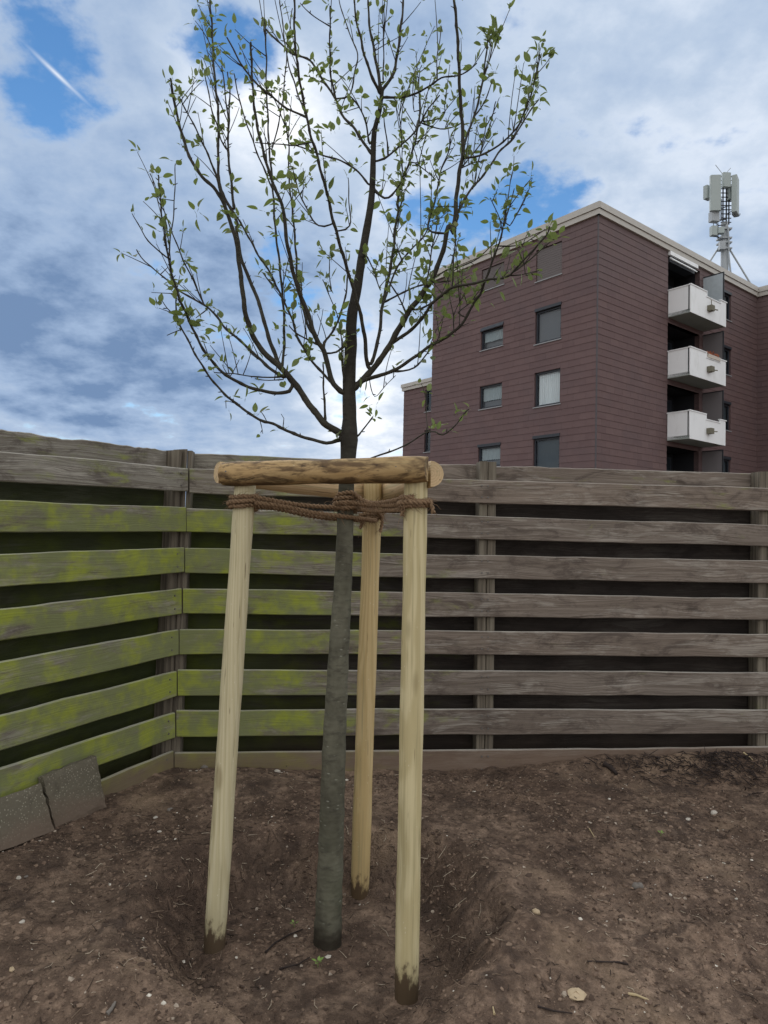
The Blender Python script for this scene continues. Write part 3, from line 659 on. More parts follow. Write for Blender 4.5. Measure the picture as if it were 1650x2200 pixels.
def mbox(name, x0, y0, x1, y1, dep, mat, dy=0.0, yaw=0.0):
    a = Z2(x0, y1, dy); b = Z2(x1, y0, dy); w = b.x - a.x; h = b.z - a.z; c = Vector(((a.x + b.x) / 2, MY + dy, a.z))
    d = Vector((math.cos(yaw), math.sin(yaw), 0)); n = Vector((-d.y, d.x, 0)); w = w / max(.5, abs(math.cos(yaw))); bv = min(.04, w * .12, dep * .3)
    m_ = MB(); pr = [(-w / 2 + bv, 0), (w / 2 - bv, 0), (w / 2, bv), (w / 2, dep), (-w / 2, dep), (-w / 2, bv)]
    vs = [c + d * p + n * q for p, q in pr] + [c + d * p + n * q + UP * h for p, q in pr]
    m_.add(vs, [(5, 4, 3, 2, 1, 0), (6, 7, 8, 9, 10, 11)] + [(k, (k + 1) % 6, (k + 1) % 6 + 6, k + 6) for k in range(6)]); return m_.build(name, M[mat], mast)
mbox('antenna_panel', 840, 300, 985, 800, .22, 'antenna', -.75, -.10)
mbox('antenna_panel', 775, 450, 850, 635, .25, 'antenna', -.3, .5)
mbox('antenna_panel', 1015, 265, 1135, 465, .20, 'antenna', -.55, .1)
mbox('antenna_panel', 1165, 335, 1285, 850, .28, 'antenna', -.35, .95)
mbox('radio_unit', 1110, 470, 1160, 640, .3, 'antenna', -.2, .2)
mbox('radio_unit', 855, 815, 980, 950, .35, 'steel', -.55, .2); mbox('radio_unit', 858, 1020, 945, 1150, .3, 'antenna', -.5, .1); mbox('radio_unit', 950, 1040, 1035, 1120, .3, 'antenna', -.55, -.1)
mbox('radio_unit', 975, 1235, 1055, 1350, .25, 'steel', -.45, 0)
mb = MB()
for (x0, y0, x1, y1, r) in ((985, 330, 1160, 330, .03), (985, 470, 1180, 460, .04), (980, 780, 1090, 740, .03), (870, 960, 1050, 930, .045), (940, 990, 940, 1210, .03), (860, 1160, 960, 1190, .035), (945, 1020, 1050, 1010, .03), (1060, 860, 1200, 780, .03), (1165, 310, 1165, 480, .035), (985, 640, 985, 950, .035)):
    mb.tube([Z2(x0, y0, -.3), Z2(x1, y1, -.3)], r, 6)
for cx, y0, w_, dr_ in ((1190, 850, 50, 50), (1215, 850, 40, 45), (800, 630, 25, 40), (1120, 640, 20, 35), (900, 990, 25, 60)):
    mb.tube([Z2(cx + w_ * math.cos(a), y0 + dr_ * math.sin(a), -.3) for a in np.linspace(math.pi, 0, 9)], .018, 5)
mb.tube([Z2(1100, 860, -.3), Z2(1050, 880, -.3), Z2(1060, 1000, -.3)], .02, 5); ob = mb.build('bracket', M['dark'], mast); ob['kind'] = 'stuff'
mb = MB()
for zz in (1050, 1180, 1245, 1330): mb.obox(Z2(970, zz + 12, -.3), (.72, 0, 0), (0, .5, 0), (0, 0, .08))
mb.tube([Z2(1080, 1040, -.3), Z2(1095, 1240, -.3), Z2(1090, 1420, -.3), Z2(1120, 1690, -.3)], .05, 6); mb.build('clamp', M['steel'], mast)
for x0, y0, x1, y1, dy in ((960, 1320, 800, 1570, -.1), (1095, 1340, 1430, 1890, -.2)):
    m_ = MB(); a_ = Z2(x0, y0, 0); b_ = Z2(x1, y1, dy); b_ = a_ + (b_ - a_) * ((a_.z - (ROOF - .14)) / (a_.z - b_.z)); m_.tube([a_, b_], .05, 6); m_.build('stay_rod', M['steel'], mast)
m_ = MB(); m_.tube([Z2(1005, 330, -.3), Z2(1003, 285, -.3), Z2(905, 160, -.3)], .018, 5); m_.build('lightning_rod', M['steel'], mast)
m_ = MB(); m_.tube([Z2(1080, 300, -.3), Z2(1078, 250, -.3), Z2(1120, 205, -.3)], .018, 5); m_.build('lightning_rod', M['steel'], mast)

# ------------------------------------------------------------------ fences
def invlerp(px, a, ya, b, yb): return 1 / (1 / ya + (1 / yb - 1 / ya) * (px - a) / (b - a))
YL = lambda px: invlerp(px, 0, 2.846, 390, 3.74)
YR = lambda px: invlerp(px, 390, 3.74, 1650, 4.09)
def board(parent, stations, thick, nrm, back=0.0, ext0=0.0, ext1=0.0, rag=.0025, name='board', n=30, ragtop=None, mat='board'):
    "a plank through (top, bottom) stations; nrm is its facing side"
    st = [(Vector(a) - nrm * back, Vector(b) - nrm * back) for a, b in stations]
    if ext0: d = (st[0][0] - st[1][0]).normalized() * ext0; st.insert(0, (st[0][0] + d, st[0][1] + d))
    if ext1: d = (st[-1][0] - st[-2][0]).normalized() * ext1; st.append((st[-1][0] + d, st[-1][1] + d))
    cum = [0]
    for i in range(1, len(st)): cum.append(cum[-1] + (st[i][0] - st[i - 1][0]).length)
    sd = random.randint(0, 9999); vs = []; uvs = []; bv = .004
    for i in range(n + 1):
        s = cum[-1] * i / n; k = max(j for j in range(len(cum) - 1) if cum[j] <= s + 1e-6); f = (s - cum[k]) / (cum[k + 1] - cum[k])
        t = st[k][0].lerp(st[k + 1][0], f); b = st[k][1].lerp(st[k + 1][1], f)
        jt = float(vn(s * 5 + sd, 3, 21) - .5) * 2 * (ragtop or rag) + float(vn(s * 37 + sd, 8, 22) - .5) * (ragtop or rag); jb = float(vn(s * 5 + sd, 9, 23) - .5) * 2 * rag
        t = t + UP * jt; b = b + UP * jb; bow = nrm * (float(vn(s * 1.5 + sd, 4, 24) - .5) * .008); h = (t - b).length
        for p, v in ((b + bow + UP * bv, bv), (t + bow - UP * bv, h - bv), (t + bow - nrm * bv, h), (t + bow - nrm * (thick - bv), h + thick), (t + bow - nrm * thick - UP * bv, h + thick + bv), (b + bow - nrm * thick + UP * bv, 2 * h + thick), (b + bow - nrm * (thick - bv), 2 * h + thick + bv), (b + bow - nrm * bv, 2 * h + 2 * thick)):
            vs.append(p); uvs.append((s, v))
    fs = [(i * 8 + k, (i + 1) * 8 + k, (i + 1) * 8 + (k + 1) % 8, i * 8 + (k + 1) % 8) for i in range(n) for k in range(8)] + [tuple(range(8)), tuple(range(n * 8, n * 8 + 8))[::-1]]
    mb = MB(); mb.add(vs, fs, uvs); return mb.build(name, M[mat], parent)
def nail(parent, p, n, r=.005):
    m_ = MB(); m_.tube([p - n * .003, p + n * .0015], r, 6); return m_.build('nail', M['nail'], parent)

pc = W(390, 1300, 3.74); pl = W(0, 1300, 2.846); pr = W(1650, 1300, 4.09)
def hn(a, b):
    d = (b - a); d.z = 0; d.normalize(); n = Vector((d.y, -d.x, 0)); return n
nrmR = hn(pc, pr)                    # towards the camera
nrmL = hn(pl, pc)
fenceL = thing('wooden_fence', (pl.x - .3, pl.y - .5, .2), 'mossy green horizontal board fence behind the leaning concrete slabs', 'fence')
fenceR = thing('wooden_fence', (pc.x + .5, pc.y + .05, .2), 'long weathered grey-brown horizontal board fence in front of the brown apartment block', 'fence')
rowsL = [(969, 1034.5, 405, 1005.5, 1056), (1075, 1144, 399, 1090, 1143), (1190, 1262, 396, 1176, 1230), (1309, 1377, 391, 1264, 1320), (1422.5, 1494.5, 384, 1353, 1407),
         (1538, 1614.5, 380, 1442.5, 1496), (1651, 1725, 377, 1531, 1585.5), (1765, 1845, 373, 1613, 1665)]
rowsR = [(407, 1005.5, 1059, 1029, 1078, 1048, 1097), (401, 1091.5, 1143.5, 1105.5, 1156, 1128, 1174), (398, 1177, 1230, 1191, 1242, 1204, 1253.5), (393, 1264.7, 1318, 1273, 1325, 1286, 1332),
         (386, 1352, 1405.5, 1354.5, 1406, 1363, 1412.5), (382, 1440, 1494.5, 1440, 1493.5, 1445, 1495), (379, 1528, 1583.6, 1523.5, 1579, 1526, 1576.5), (375, 1618, 1680, 1612, 1668, 1605, 1660)]
TH = .022; GAPB = .130
def statL(r): return [(W(0, r[0], 2.846), W(0, r[1], 2.846)), (W(r[2], r[3], 3.74), W(r[2], r[4], 3.74))]
def statR(r): return [(W(r[0], r[1], 3.742), W(r[0], r[2], 3.742)), (W(940, r[3], YR(940)), W(940, r[4], YR(940))), (W(1650, r[5], 4.09), W(1650, r[6], 4.09))]
frontL = []; frontR = []
for i, r in enumerate(rowsL):
    s = statL(r); frontL.append(s); b = board(fenceL, s, TH, nrmL, 0, ext0=1.3, rag=.0025)
    for e in (s[-1],):
        for k in (.25, .75): nail(b, e[0].lerp(e[1], k) + (s[0][0] - e[0]).normalized() * .05 + nrmL * .001, nrmL)
for i, r in enumerate(rowsR):
    s = statR(r); frontR.append(s); b = board(fenceR, s, TH, nrmR, 0, ext1=1.8, rag=.003)
    for k in (.25, .75):
        for off in (.128, .146):
            nail(b, s[1][0].lerp(s[2][0], off).lerp(s[1][1].lerp(s[2][1], off), k) + nrmR * .004, nrmR)
# boards on the far side, one behind each gap
def between(s0, s1, ov=.03):
    return [(a[1] + (a[0] - a[1]).normalized() * ov, b[0] - (a[0] - a[1]).normalized() * (ov + .04)) for a, b in zip(s0, s1)]
topL = [(W(0, 922.5, 2.846 + .1), W(0, 985, 2.846 + .1)), (W(398, 972, 3.74 + .1), W(398, 1012, 3.74 + .1))]
board(fenceL, topL, TH, nrmL, .03, ext0=1.3, ragtop=.007, n=90)
for i in range(7): board(fenceL, between(frontL[i], frontL[i + 1]), TH, nrmL, GAPB, ext0=1.3, rag=.0025, mat='gap_shade_board')
def tr_(px, y0, y1, k=.1): return (W(px, y0, YR(px) + k), W(px, y1, YR(px) + k))
board(fenceR, [tr_(409, 972.5, 1020), tr_(940, 995, 1042), tr_(1028, 997, 1046)], TH, nrmR, .03, ragtop=.004)
board(fenceR, [tr_(1068, 1000, 1046), tr_(1350, 1008, 1056), tr_(1632, 1017, 1062)], TH, nrmR, .03, ragtop=.004)
board(fenceR, [tr_(1666, 1018, 1064), tr_(1900, 1024, 1070)], TH, nrmR, .03, ext1=1.0, ragtop=.004)
for i in range(7): board(fenceR, between(frontR[i], frontR[i + 1]), TH, nrmR, GAPB, ext1=1.8, mat='gap_shade_board')
def post(parent, px0, px1, ytop, yb, Yf, nrm, depth, dpx):
    a0, a1 = W(px0, ytop, Yf), W(px1, ytop, Yf); b0, b1 = W(px0 + dpx, yb, Yf), W(px1 + dpx, yb, Yf); b0.z = b1.z = -.1
    n = 9; mb = MB(); vs = []; bv = .004
    for i in range(n + 1):
        f = i / n; p0, p1 = b0.lerp(a0, f), b1.lerp(a1, f); e = (p1 - p0).normalized(); jx = e * random.uniform(-.0015, .0015)
        for o in (p0 + e * bv, p1 - e * bv, p1 - nrm * bv, p1 - nrm * depth, p0 - nrm * depth, p0 - nrm * bv): vs.append(o + jx)
    mb.add(vs, [(i * 6 + k, i * 6 + (k + 1) % 6, (i + 1) * 6 + (k + 1) % 6, (i + 1) * 6 + k) for i in range(n) for k in range(6)] + [tuple(range(n * 6, n * 6 + 6)), tuple(range(6))[::-1]])
    return mb.build('post', M['post'], parent)
PB = TH + .002
post(fenceL, 372, 392, 967, 1640, 3.715 + PB, nrmL, .085, -26); post(fenceL, 392.6, 404, 965, 1640, 3.735 + PB, nrmL, .07, -26); post(fenceR, 402.5, 412.5, 968, 1640, 3.742 + PB, nrmR, .09, -28)
post(fenceR, 1031, 1048.5, 991, 1640, YR(1040) + PB, nrmR, .088, -8); post(fenceR, 1049.5, 1067, 992, 1640, YR(1058) + PB, nrmR, .088, -8)
post(fenceR, 1633, 1651, 1013, 1640, YR(1642) + PB, nrmR, .088, -8); post(fenceR, 1652, 1669, 1013, 1640, YR(1660) + PB, nrmR, .088, -8)

# ------------------------------------------------------------------ concrete slabs against the left fence
def slab(corners, offs, label, dark=False):
    P = [W(px, py, YL(px) - o) for (px, py), o in zip(corners, offs)]
    n = -(P[1] - P[0]).cross(P[3] - P[0]).normalized()
    if n.y > 0: n = -n
    base = (P[2] + P[3]) / 2; mb = MB(); N = 10; vs = []
    for side in (0, 1):
        for j in range(N + 1):
            for i in range(N + 1):
                a = P[0].lerp(P[1], i / N); b = P[3].lerp(P[2], i / N); p = a.lerp(b, j / N)
                e = i in (0, N) or j in (0, N)
                p = p - n * (.045 * side) + (Vector((random.uniform(-1, 1), random.uniform(-1, 1), random.uniform(-1, 1))) * (.0035 if e else .001))
                if e: p = p + n * (-.004 if side == 0 else .004)
                vs.append(p)
    K = (N + 1) ** 2; fs = []
    for j in range(N):
        for i in range(N):
            q = j * (N + 1) + i; fs.append((q, q + N + 1, q + N + 2, q + 1)); fs.append((K + q, K + q + 1, K + q + N + 2, K + q + N + 1))
    ring = [i for i in range(N + 1)] + [j * (N + 1) + N for j in range(1, N + 1)] + [N * (N + 1) + i for i in range(N - 1, -1, -1)] + [j * (N + 1) for j in range(N - 1, 0, -1)]
    for k in range(len(ring)): a, b = ring[k], ring[(k + 1) % len(ring)]; fs.append((a, b, K + b, K + a))
    mb.add(vs, fs); return tag(mb.build('concrete_slab', M['concrete'], None, base), label, 'concrete slab')
slab([(94, 1668), (208, 1623), (229, 1735), (122, 1790)], [.055, .055, .10, .10], 'speckled concrete slab with clean square top leaning on the mossy fence')
slab([(-120, 1757), (89, 1682), (118, 1785), (-120, 1870)], [.05, .06, .13, .13], 'soil-stained concrete slab half buried beside the speckled slab')

# ------------------------------------------------------------------ tree
TY = 2.56
tree_o = W(703, 2030, TY); tree = thing('apple_tree', tree_o, 'young fruit tree with sparse spring leaves tied between three stakes', 'tree')
def parse(s):
    z = None; pts = []
    for w in s.split():
        if w in 'ABCDF': z = w; continue
        x, y = map(float, w.split(','))
        if z == 'A': x, y = 260 + x / 3.3, y / 3.3
        elif z == 'B': x, y = 700 + x / 3.173, y / 3.173
        elif z == 'C': x, y = 260 + x / 3.3, 450 + y / 3.3
        elif z == 'D': x, y = 680 + x / 3.0556, 450 + y / 3.0556
        pts.append((x, y))
    return pts
def catmull(P, step):
    "P: list of tuples (any length) -> evenly resampled smooth curve"
    P = [np.array(p, float) for p in P]; out = []
    for i in range(len(P) - 1):
        p0 = P[max(i - 1, 0)]; p1 = P[i]; p2 = P[i + 1]; p3 = P[min(i + 2, len(P) - 1)]
        n = max(1, int(np.hypot(*(p2 - p1)[:2]) / step))
        for k in range(n):
            t = k / n; out.append(.5 * ((2 * p1) + (-p0 + p2) * t + (2 * p0 - 5 * p1 + 4 * p2 - p3) * t ** 2 + (-p0 + 3 * p1 - 3 * p2 + p3) * t ** 3))
    out.append(P[-1]); return out
samples = []      # (px, py, Y, branch index, width px)
TRUNK = [(702, 2075, 66), (703, 2030, 62), (705, 1980, 57), (712, 1800, 53), (718, 1600, 50), (728, 1400, 44), (738, 1230, 38), (744, 1050, 34), (748, 985, 34), (750, 945, 38), (751, 900, 31), (750, 820, 28), (754, 740, 26), (756, 680, 23), (768, 614, 20),
         (781, 532, 17.5), (795, 450, 15), (800, 400, 13.5), (802, 331, 12), (804, 284, 11), (816, 236, 9.5), (821, 195, 8.5)]
def add_tube_px(pts, ys, widths, n=8, knob=.06):
    P = [W(x, y, Y) for (x, y), Y in zip(pts, ys)]; R = [max(.0008, w / 2 / F * Y) for w, Y in zip(widths, ys)]
    mb = MB(); mb.tube(P, R, n, True, knob); return mb
tp = catmull([(x, y, w) for x, y, w in TRUNK], 16); random.seed(3)
mb = add_tube_px([(p[0], p[1]) for p in tp], [TY] * len(tp), [p[2] * (1 + .03 * math.sin(i * 1.7)) for i, p in enumerate(tp)], 18, .02)
trunk = mb.build('trunk', M['bark'], tree)
for p in tp: samples.append((p[0], p[1], TY, -1, p[2]))
BR = [  # traced limbs, base first: width at base, width at tip, path, depth trend
 (9, 3.2, 'C 1560,1635 1460,1655 1330,1625 1200,1580 1080,1520 980,1490 820,1380 700,1275 610,1160 540,1050 460,900 400,780 390,690 394,600 385,560', -.25),
 (19, 5, 'C 1570,1600 1460,1530 1370,1430 1290,1320 1230,1230 1130,1120 1040,1040 985,980 920,860 880,720 860,560 840,400 825,270 790,130 745,10 A 720,1420 655,1330 575,1250 510,1160 460,1040 400,830 370,680 350,555', -.12),
 (11, 4, 'C 1215,1230 1160,1150 1100,1050 1030,850 990,700 930,540 870,400 835,260 820,130 A 830,1600 780,1480 710,1350 690,1200 690,1000 690,800 660,500 645,200 630,0 622,-130', .25),
 (9, 3, 'C 1190,1290 1080,1300 960,1275 850,1235 720,1155 640,1070 570,970 520,870 470,760 420,650 395,570 360,460 340,370 310,200 285,0 A 265,1240', -.35),
 (8, 2.5, 'C 1150,1190 1050,1120 960,1040 890,970 820,910 730,830 680,760 610,690 560,660 450,600 380,550 280,460 170,370 110,285', .3),
 (14, 4.5, 'C 1575,1300 1510,1240 1470,1130 1440,1000 1400,950 1360,850 1310,700 1260,580 1220,440 1190,300 1165,150 1150,0 A 1060,1250 990,1000 950,800 930,550 920,300', -.3),
 (16, 6, 'D 240,1180 340,1080 430,970 520,820 600,680 690,560 770,430 830,270 870,100 B 870,1587 890,1350 910,1180 935,1040 930,850 915,650 905,400 890,150 875,0 870,-200', -.2),
 (10, 4.5, 'D 335,1030 310,800 270,620 210,420 150,220 90,0 A 1470,1400 1420,1230 1390,1100 1350,980 1330,900 1310,800 1280,650 1250,450 1230,250 1230,0 1225,-180', -.45),
 (9, 4.5, 'D 360,1010 410,830 430,650 460,500 500,300 520,100 540,0 B 490,1390 510,1250 560,1130 600,1000 620,900 640,780 640,640', .35),
 (10, 3.5, 'D 265,1140 380,1100 500,1060 600,1000 740,900 880,820 970,730 1040,600 1075,560 1110,460 1160,330 1190,240 1220,150 1240,0', -.3),
 (7, 4, 'B 310,1050 230,930 180,860 110,780 60,660 10,590 A 1430,570 1340,430 1200,370 1030,210', .3),
 (9, 3, 'B 375,600 330,350 295,150 290,0 285,-200', .2), (8, 3, 'B 370,640 280,430 230,230 200,100 195,0 190,-150', -.3), (8, 4, 'B 390,620 460,500 490,350 510,200 530,0 545,-200', .1),
 (3.5, 2, 'B 390,560 395,200 400,0 402,-90', -.4),
 (6, 2.5, 'B 395,665 540,660 640,625 730,570 790,530 900,515 990,470 1030,430', -.5),
 (3, 2, 'B 765,545 760,380 780,250 790,180', .2),
 (7, 3.5, 'B 330,1290 400,1350 450,1330 510,1250', -.2),
 (5, 3, 'B 400,1080 500,1000 580,930 640,850 700,740 775,650', .3),
 (4, 2, 'B 425,1060 420,1000 400,830 390,720', -.3),
 (6, 3, 'C 1440,1000 1440,945 1500,870 1560,730 1590,620 1605,500 1610,420', .4),
 (6, 4, 'C 1595,960 1530,1010 1460,1020', .1),
 (6, 3.5, 'C 1500,1230 1400,1130 1310,1010 1250,900 1210,770 1150,640 1100,540 1070,470 960,300 880,150 800,20', -.2),
 (6, 3, 'C 1140,1120 1155,1000 1155,750 1140,560 1120,350 1095,150 1085,0 A 1070,1250 1050,1050 1040,800 1030,600 1030,400 1020,150', .1),
 (6, 3, 'C 1380,900 1330,830 1290,700 1250,480 1240,300 1215,0 A 1205,1400 1190,1250 1190,1050 1170,870', .3),
 (6, 3, 'C 1450,1500 1440,1350 1435,1200 1432,1090', -.2), (5, 2.5, 'C 1400,960 1260,890 1190,820', -.3),
 (4, 2, 'C 1140,1185 1000,1190 800,1165 660,1155', -.3), (3, 2, 'C 1150,1205 1050,1212 950,1200', .2),
 (3.5, 2, 'C 340,340 350,200 375,0 A 385,1160', .2), (3.5, 2, 'C 330,350 260,290 170,190 80,30', -.3), (4, 2, 'C 580,670 530,540 470,420 400,260 300,0 A 265,1430 235,1300 205,1230', -.2),
 (3, 1.8, 'C 385,755 330,700 275,625', .2), (2.5, 1.6, 'C 430,850 325,893', -.2), (2.5, 1.5, 'C 820,1385 740,1355 745,1410', -.1), (2, 1.3, 'C 985,1500 1005,1590', 0), (2.2, 1.4, 'C 1030,1495 990,1430', .1), (2.2, 1.4, 'C 1150,1545 1155,1480 1135,1450', -.1), (3, 1.8, 'C 610,710 530,770', -.3),
 (6, 2.5, 'A 740,1500 690,1300 640,1150 580,1020 540,930 470,800 415,690', -.3), (7, 3, 'A 800,1480 780,1280 760,1100 758,1050 765,850 770,640 755,510', .2), (4, 2.5, 'A 757,1070 710,990 680,890 640,760 590,500', -.2), (3.5, 2.5, 'A 762,900 745,720 715,465', .2),
 (4, 2.5, 'A 1080,1350 980,1120 910,930 850,750 800,520', -.3), (5, 3.5, 'A 1310,830 1180,770 1050,670 930,560 850,450 790,340 750,265', -.2), (3.5, 2, 'A 1070,1060 1120,860 1150,680 1170,450 1190,250 1215,60', .2),
 (4, 2.5, 'A 1300,790 1240,620 1180,420 1150,200 1125,0', .3), (3.5, 2, 'A 1360,1000 1240,1030 1150,1025 950,1010', .1), (5, 3, 'B 285,1250 200,1150 100,1095 0,1065 A 1240,1030', .3), (4, 2.5, 'A 1400,1600 1300,1450 1250,1320 1210,1180', -.2),
 (5, 3, 'B 110,780 60,640 30,450 30,40', -.3), (4, 2, 'A 1620,1600 1615,1400 1610,1260', .2), (3, 1.8, 'A 1490,190 1370,120 1270,20', .1), (4, 2, 'B 160,650 195,500 215,370 140,170 90,0 80,-90', .3), (5, 3, 'B 300,980 270,830 230,730 160,650', -.3),
 (5, 2.5, 'B 700,1560 750,1350 780,1180 830,1050 860,910', .3), (6, 3, 'B 935,1030 970,900 1010,800 1060,600 1090,400 1105,240', .2), (3.5, 2.2, 'B 1010,800 1090,680 1135,550', -.2), (3.5, 2.2, 'B 1050,640 1110,420 1150,250', .1),
 (5, 2.5, 'B 935,1080 1050,1060 1150,1010 1240,940 1320,840 1400,640 1440,480 1460,370', -.3), (6, 3, 'B 880,1480 990,1290 1080,1190 1180,1040 1280,940 1370,790 1450,680', .2), (3, 2, 'B 915,1155 1010,1110 1100,1090', -.1), (3, 2, 'B 1010,1260 1060,1010 1110,880 1160,690', -.3), (3, 2, 'B 915,1160 1060,970 1100,790', .3),
 (3, 2, 'B 570,1100 610,1110 750,1225', -.2), (3.5, 2, 'B 650,835 780,880 900,855 940,825', .1), (3, 1.8, 'B 665,830 800,795 805,700', -.3), (4, 2.5, 'D 690,560 720,480 740,380 760,250 790,100 800,0', .3),
 (9, 3.5, 'D 490,890 620,790 720,680 750,620 830,560 890,510 1010,490 1130,460 1230,450 1270,430 1380,310 1500,180 1530,110', -.45), (5, 4, 'D 610,660 690,650 760,610', 0), (3.5, 2.5, 'D 885,515 900,340 915,150 930,0', -.2),
 (3, 1.8, 'D 1260,432 1340,430 1460,400', .1), (3.5, 2, 'D 1290,410 1390,340 1500,240 1580,180', -.1), (3.5, 2, 'D 1195,240 1330,235 1430,180 1500,130', -.1), (3, 1.8, 'D 1220,150 1200,60 1170,-20 1140,-75', .1), (3, 1.8, 'B 1225,1520 1240,1350 1270,1180', .2), (3, 2, 'B 1225,1500 1285,1285', -.2), (2.5, 1.8, 'B 1255,1540 1360,1355', .2),
 (5, 3, 'D 510,1065 640,1040 740,930', .2), (3.5, 2, 'D 930,680 990,630 1055,575', .2), (3, 1.8, 'D 900,800 900,700 950,590', -.2), (2.5, 1.5, 'D 900,710 870,540 860,450', .2),
 (5, 3, 'D 445,610 600,530 720,490 880,470', -.3), (4, 2.2, 'D 720,490 850,400 960,370 1060,320 1170,220', .2), (4, 3, 'D 590,680 530,560 470,460', .1), (3.5, 2.5, 'D 325,295 380,420 420,530', -.2), (5, 3, 'D 430,640 500,450 560,330 700,180 740,80 760,0', .4), (4, 2.5, 'D 560,335 530,260', .2),
 (4.5, 3, 'D 245,1510 280,1480 370,1360', -.3), (5, 2.5, 'D 225,1690 390,1622 560,1560 740,1458 830,1480 900,1430 960,1350 1000,1310', -.5), (2.2, 1.5, 'D 730,1460 722,1330 715,1220', .2), (2.2, 1.5, 'D 380,1230 460,1150 520,1090', .1),
 (3.5, 2, 'D 215,1190 180,1150 170,950 150,750 100,600 40,460', -.3), (2.5, 1.8, 'C 1490,580 1478,450 1475,320', .2),
 (3, 2, 'A 1170,900 1110,760 1060,640', .1), (2.6, 1.8, 'B 520,1000 505,830 470,680', -.2), (2.8, 2, 'B 490,1560 520,1300 520,1000', .3), (2.5, 1.8, 'B 640,640 635,560 640,470 655,445', .1), (2.5, 1.8, 'B 600,760 595,600 600,510', -.1)]
branch_obs = []; twig_samples = []
for bi, (w0, w1, path, k) in enumerate(BR):
    if w0 > 6: w0 = 6 + (w0 - 6) * .78; w1 = w1 * .92
    P = parse(path); x0, y0 = P[0]
    best = min(samples, key=lambda s: math.hypot(s[0] - x0, s[1] - y0))
    d0 = math.hypot(best[0] - x0, best[1] - y0); Y0 = best[2]
    pts = [(best[0], best[1])] + ([P[0]] if d0 > 3 else []) + P[1:]
    sm_ = catmull(pts, 9 if w0 < 6 else 8)
    cum = [0]
    for i in range(1, len(sm_)): cum.append(cum[-1] + math.hypot(*(sm_[i] - sm_[i - 1])))
    L = cum[-1]; ph = random.uniform(0, 6); ys = []; ws = []
    for c in cum:
        Yd = Y0 + k * (c / F * TY) * 1.0 + .02 * math.sin(c / 90 + ph) * min(1, c / 60)
        Yd = TY + .62 * math.tanh((Yd - TY) / .62)
        if c < 30: Yd = Y0 + (Yd - Y0) * c / 30
        ys.append(Yd); ws.append(w0 + (w1 - w0) * (c / L) ** .8)
    wpx = [w * (1 + (.22 if i % 4 == 2 else -.03) * (1 if w < 7 else .35)) for i, w in enumerate(ws)]
    wig = [(p[0] + math.sin(i * .9 + ph) * .7, p[1] + math.cos(i * 1.1 + ph) * .4) if 0 < i < len(sm_) - 1 else (p[0], p[1]) for i, p in enumerate(sm_)]
    mb = add_tube_px(wig, ys, wpx, 10 if w0 > 10 else 7 if w0 > 5 else 5, .07)
    pi = best[3]
    if pi < 0: par = tree; nm = 'branch'; root_i = bi
    else:
        root_i = branch_obs[pi][1]; par = branch_obs[root_i][0]; nm = 'twig'
    # buds and short spurs
    for i in range(3, len(sm_) - 1):
        if ws[i] < 8 and random.random() < .16:
            a = random.choice((-1, 1)); t = sm_[i + 1] - sm_[i - 1]; t = t / (np.hypot(*t) + 1e-6); q = (wig[i][0] + (-t[1] * a * .8 + t[0] * .7) * random.uniform(4, 11), wig[i][1] + (t[0] * a * .8 + t[1] * .7) * random.uniform(4, 11))
            p1, p2 = W(*wig[i], ys[i]), W(*q, ys[i] + random.uniform(-.02, .02)); mb.tube([p1, p1.lerp(p2, .6), p2], [.0016, .0019, .0008], 4)
    ob = mb.build(nm, M['young_bark'], par); branch_obs.append((ob, root_i))
    for i, p in enumerate(sm_): samples.append((p[0], p[1], ys[i], bi, ws[i]))
    # where leaves may sit
    for i in range(len(sm_)):
        if ws[i] < 7.5: twig_samples.append((sm_[i][0], sm_[i][1], ys[i], cum[i] / L, L, bi))
    twig_samples.append((sm_[-1][0], sm_[-1][1], ys[-1], 2.0, L, bi))

random.seed(44); extra = []
pool = [t for t in twig_samples if t[3] != 2.0 and .1 < t[3] < .95 and 40 < t[1] < 860 and t[5] not in (0,)]
for k in range(290):
    px, py, Yd, f, L, bi = random.choice(pool); a = random.gauss(-1.57, .55) + (.35 if px > 790 else -.35); ln = random.uniform(22, 90); bend = random.uniform(-.3, .3)
    if k >= 230: ln = random.uniform(70, 170); a = -1.57 + random.gauss(0, .16) + (px - 780) / 1500; bend = random.uniform(-.12, .12)
    pts = [(px, py)]; n = 5
    for i in range(n): pts.append((pts[-1][0] + math.cos(a) * ln / n, pts[-1][1] + math.sin(a) * ln / n)); a += bend / n
    kk = random.uniform(-.6, .6); ys = [Yd + kk * ln / F * TY * i / n for i in range(n + 1)]
    mb = add_tube_px(pts, ys, [2.3 - 1.0 * i / n for i in range(n + 1)], 5, .08); mb.build('twig', M['young_bark'], branch_obs[branch_obs[bi][1]][0])
    for i in range(2, n + 1): extra.append((pts[i][0], pts[i][1], ys[i], 2.0 if i == n else i / n, 70, bi))
twig_samples += extra
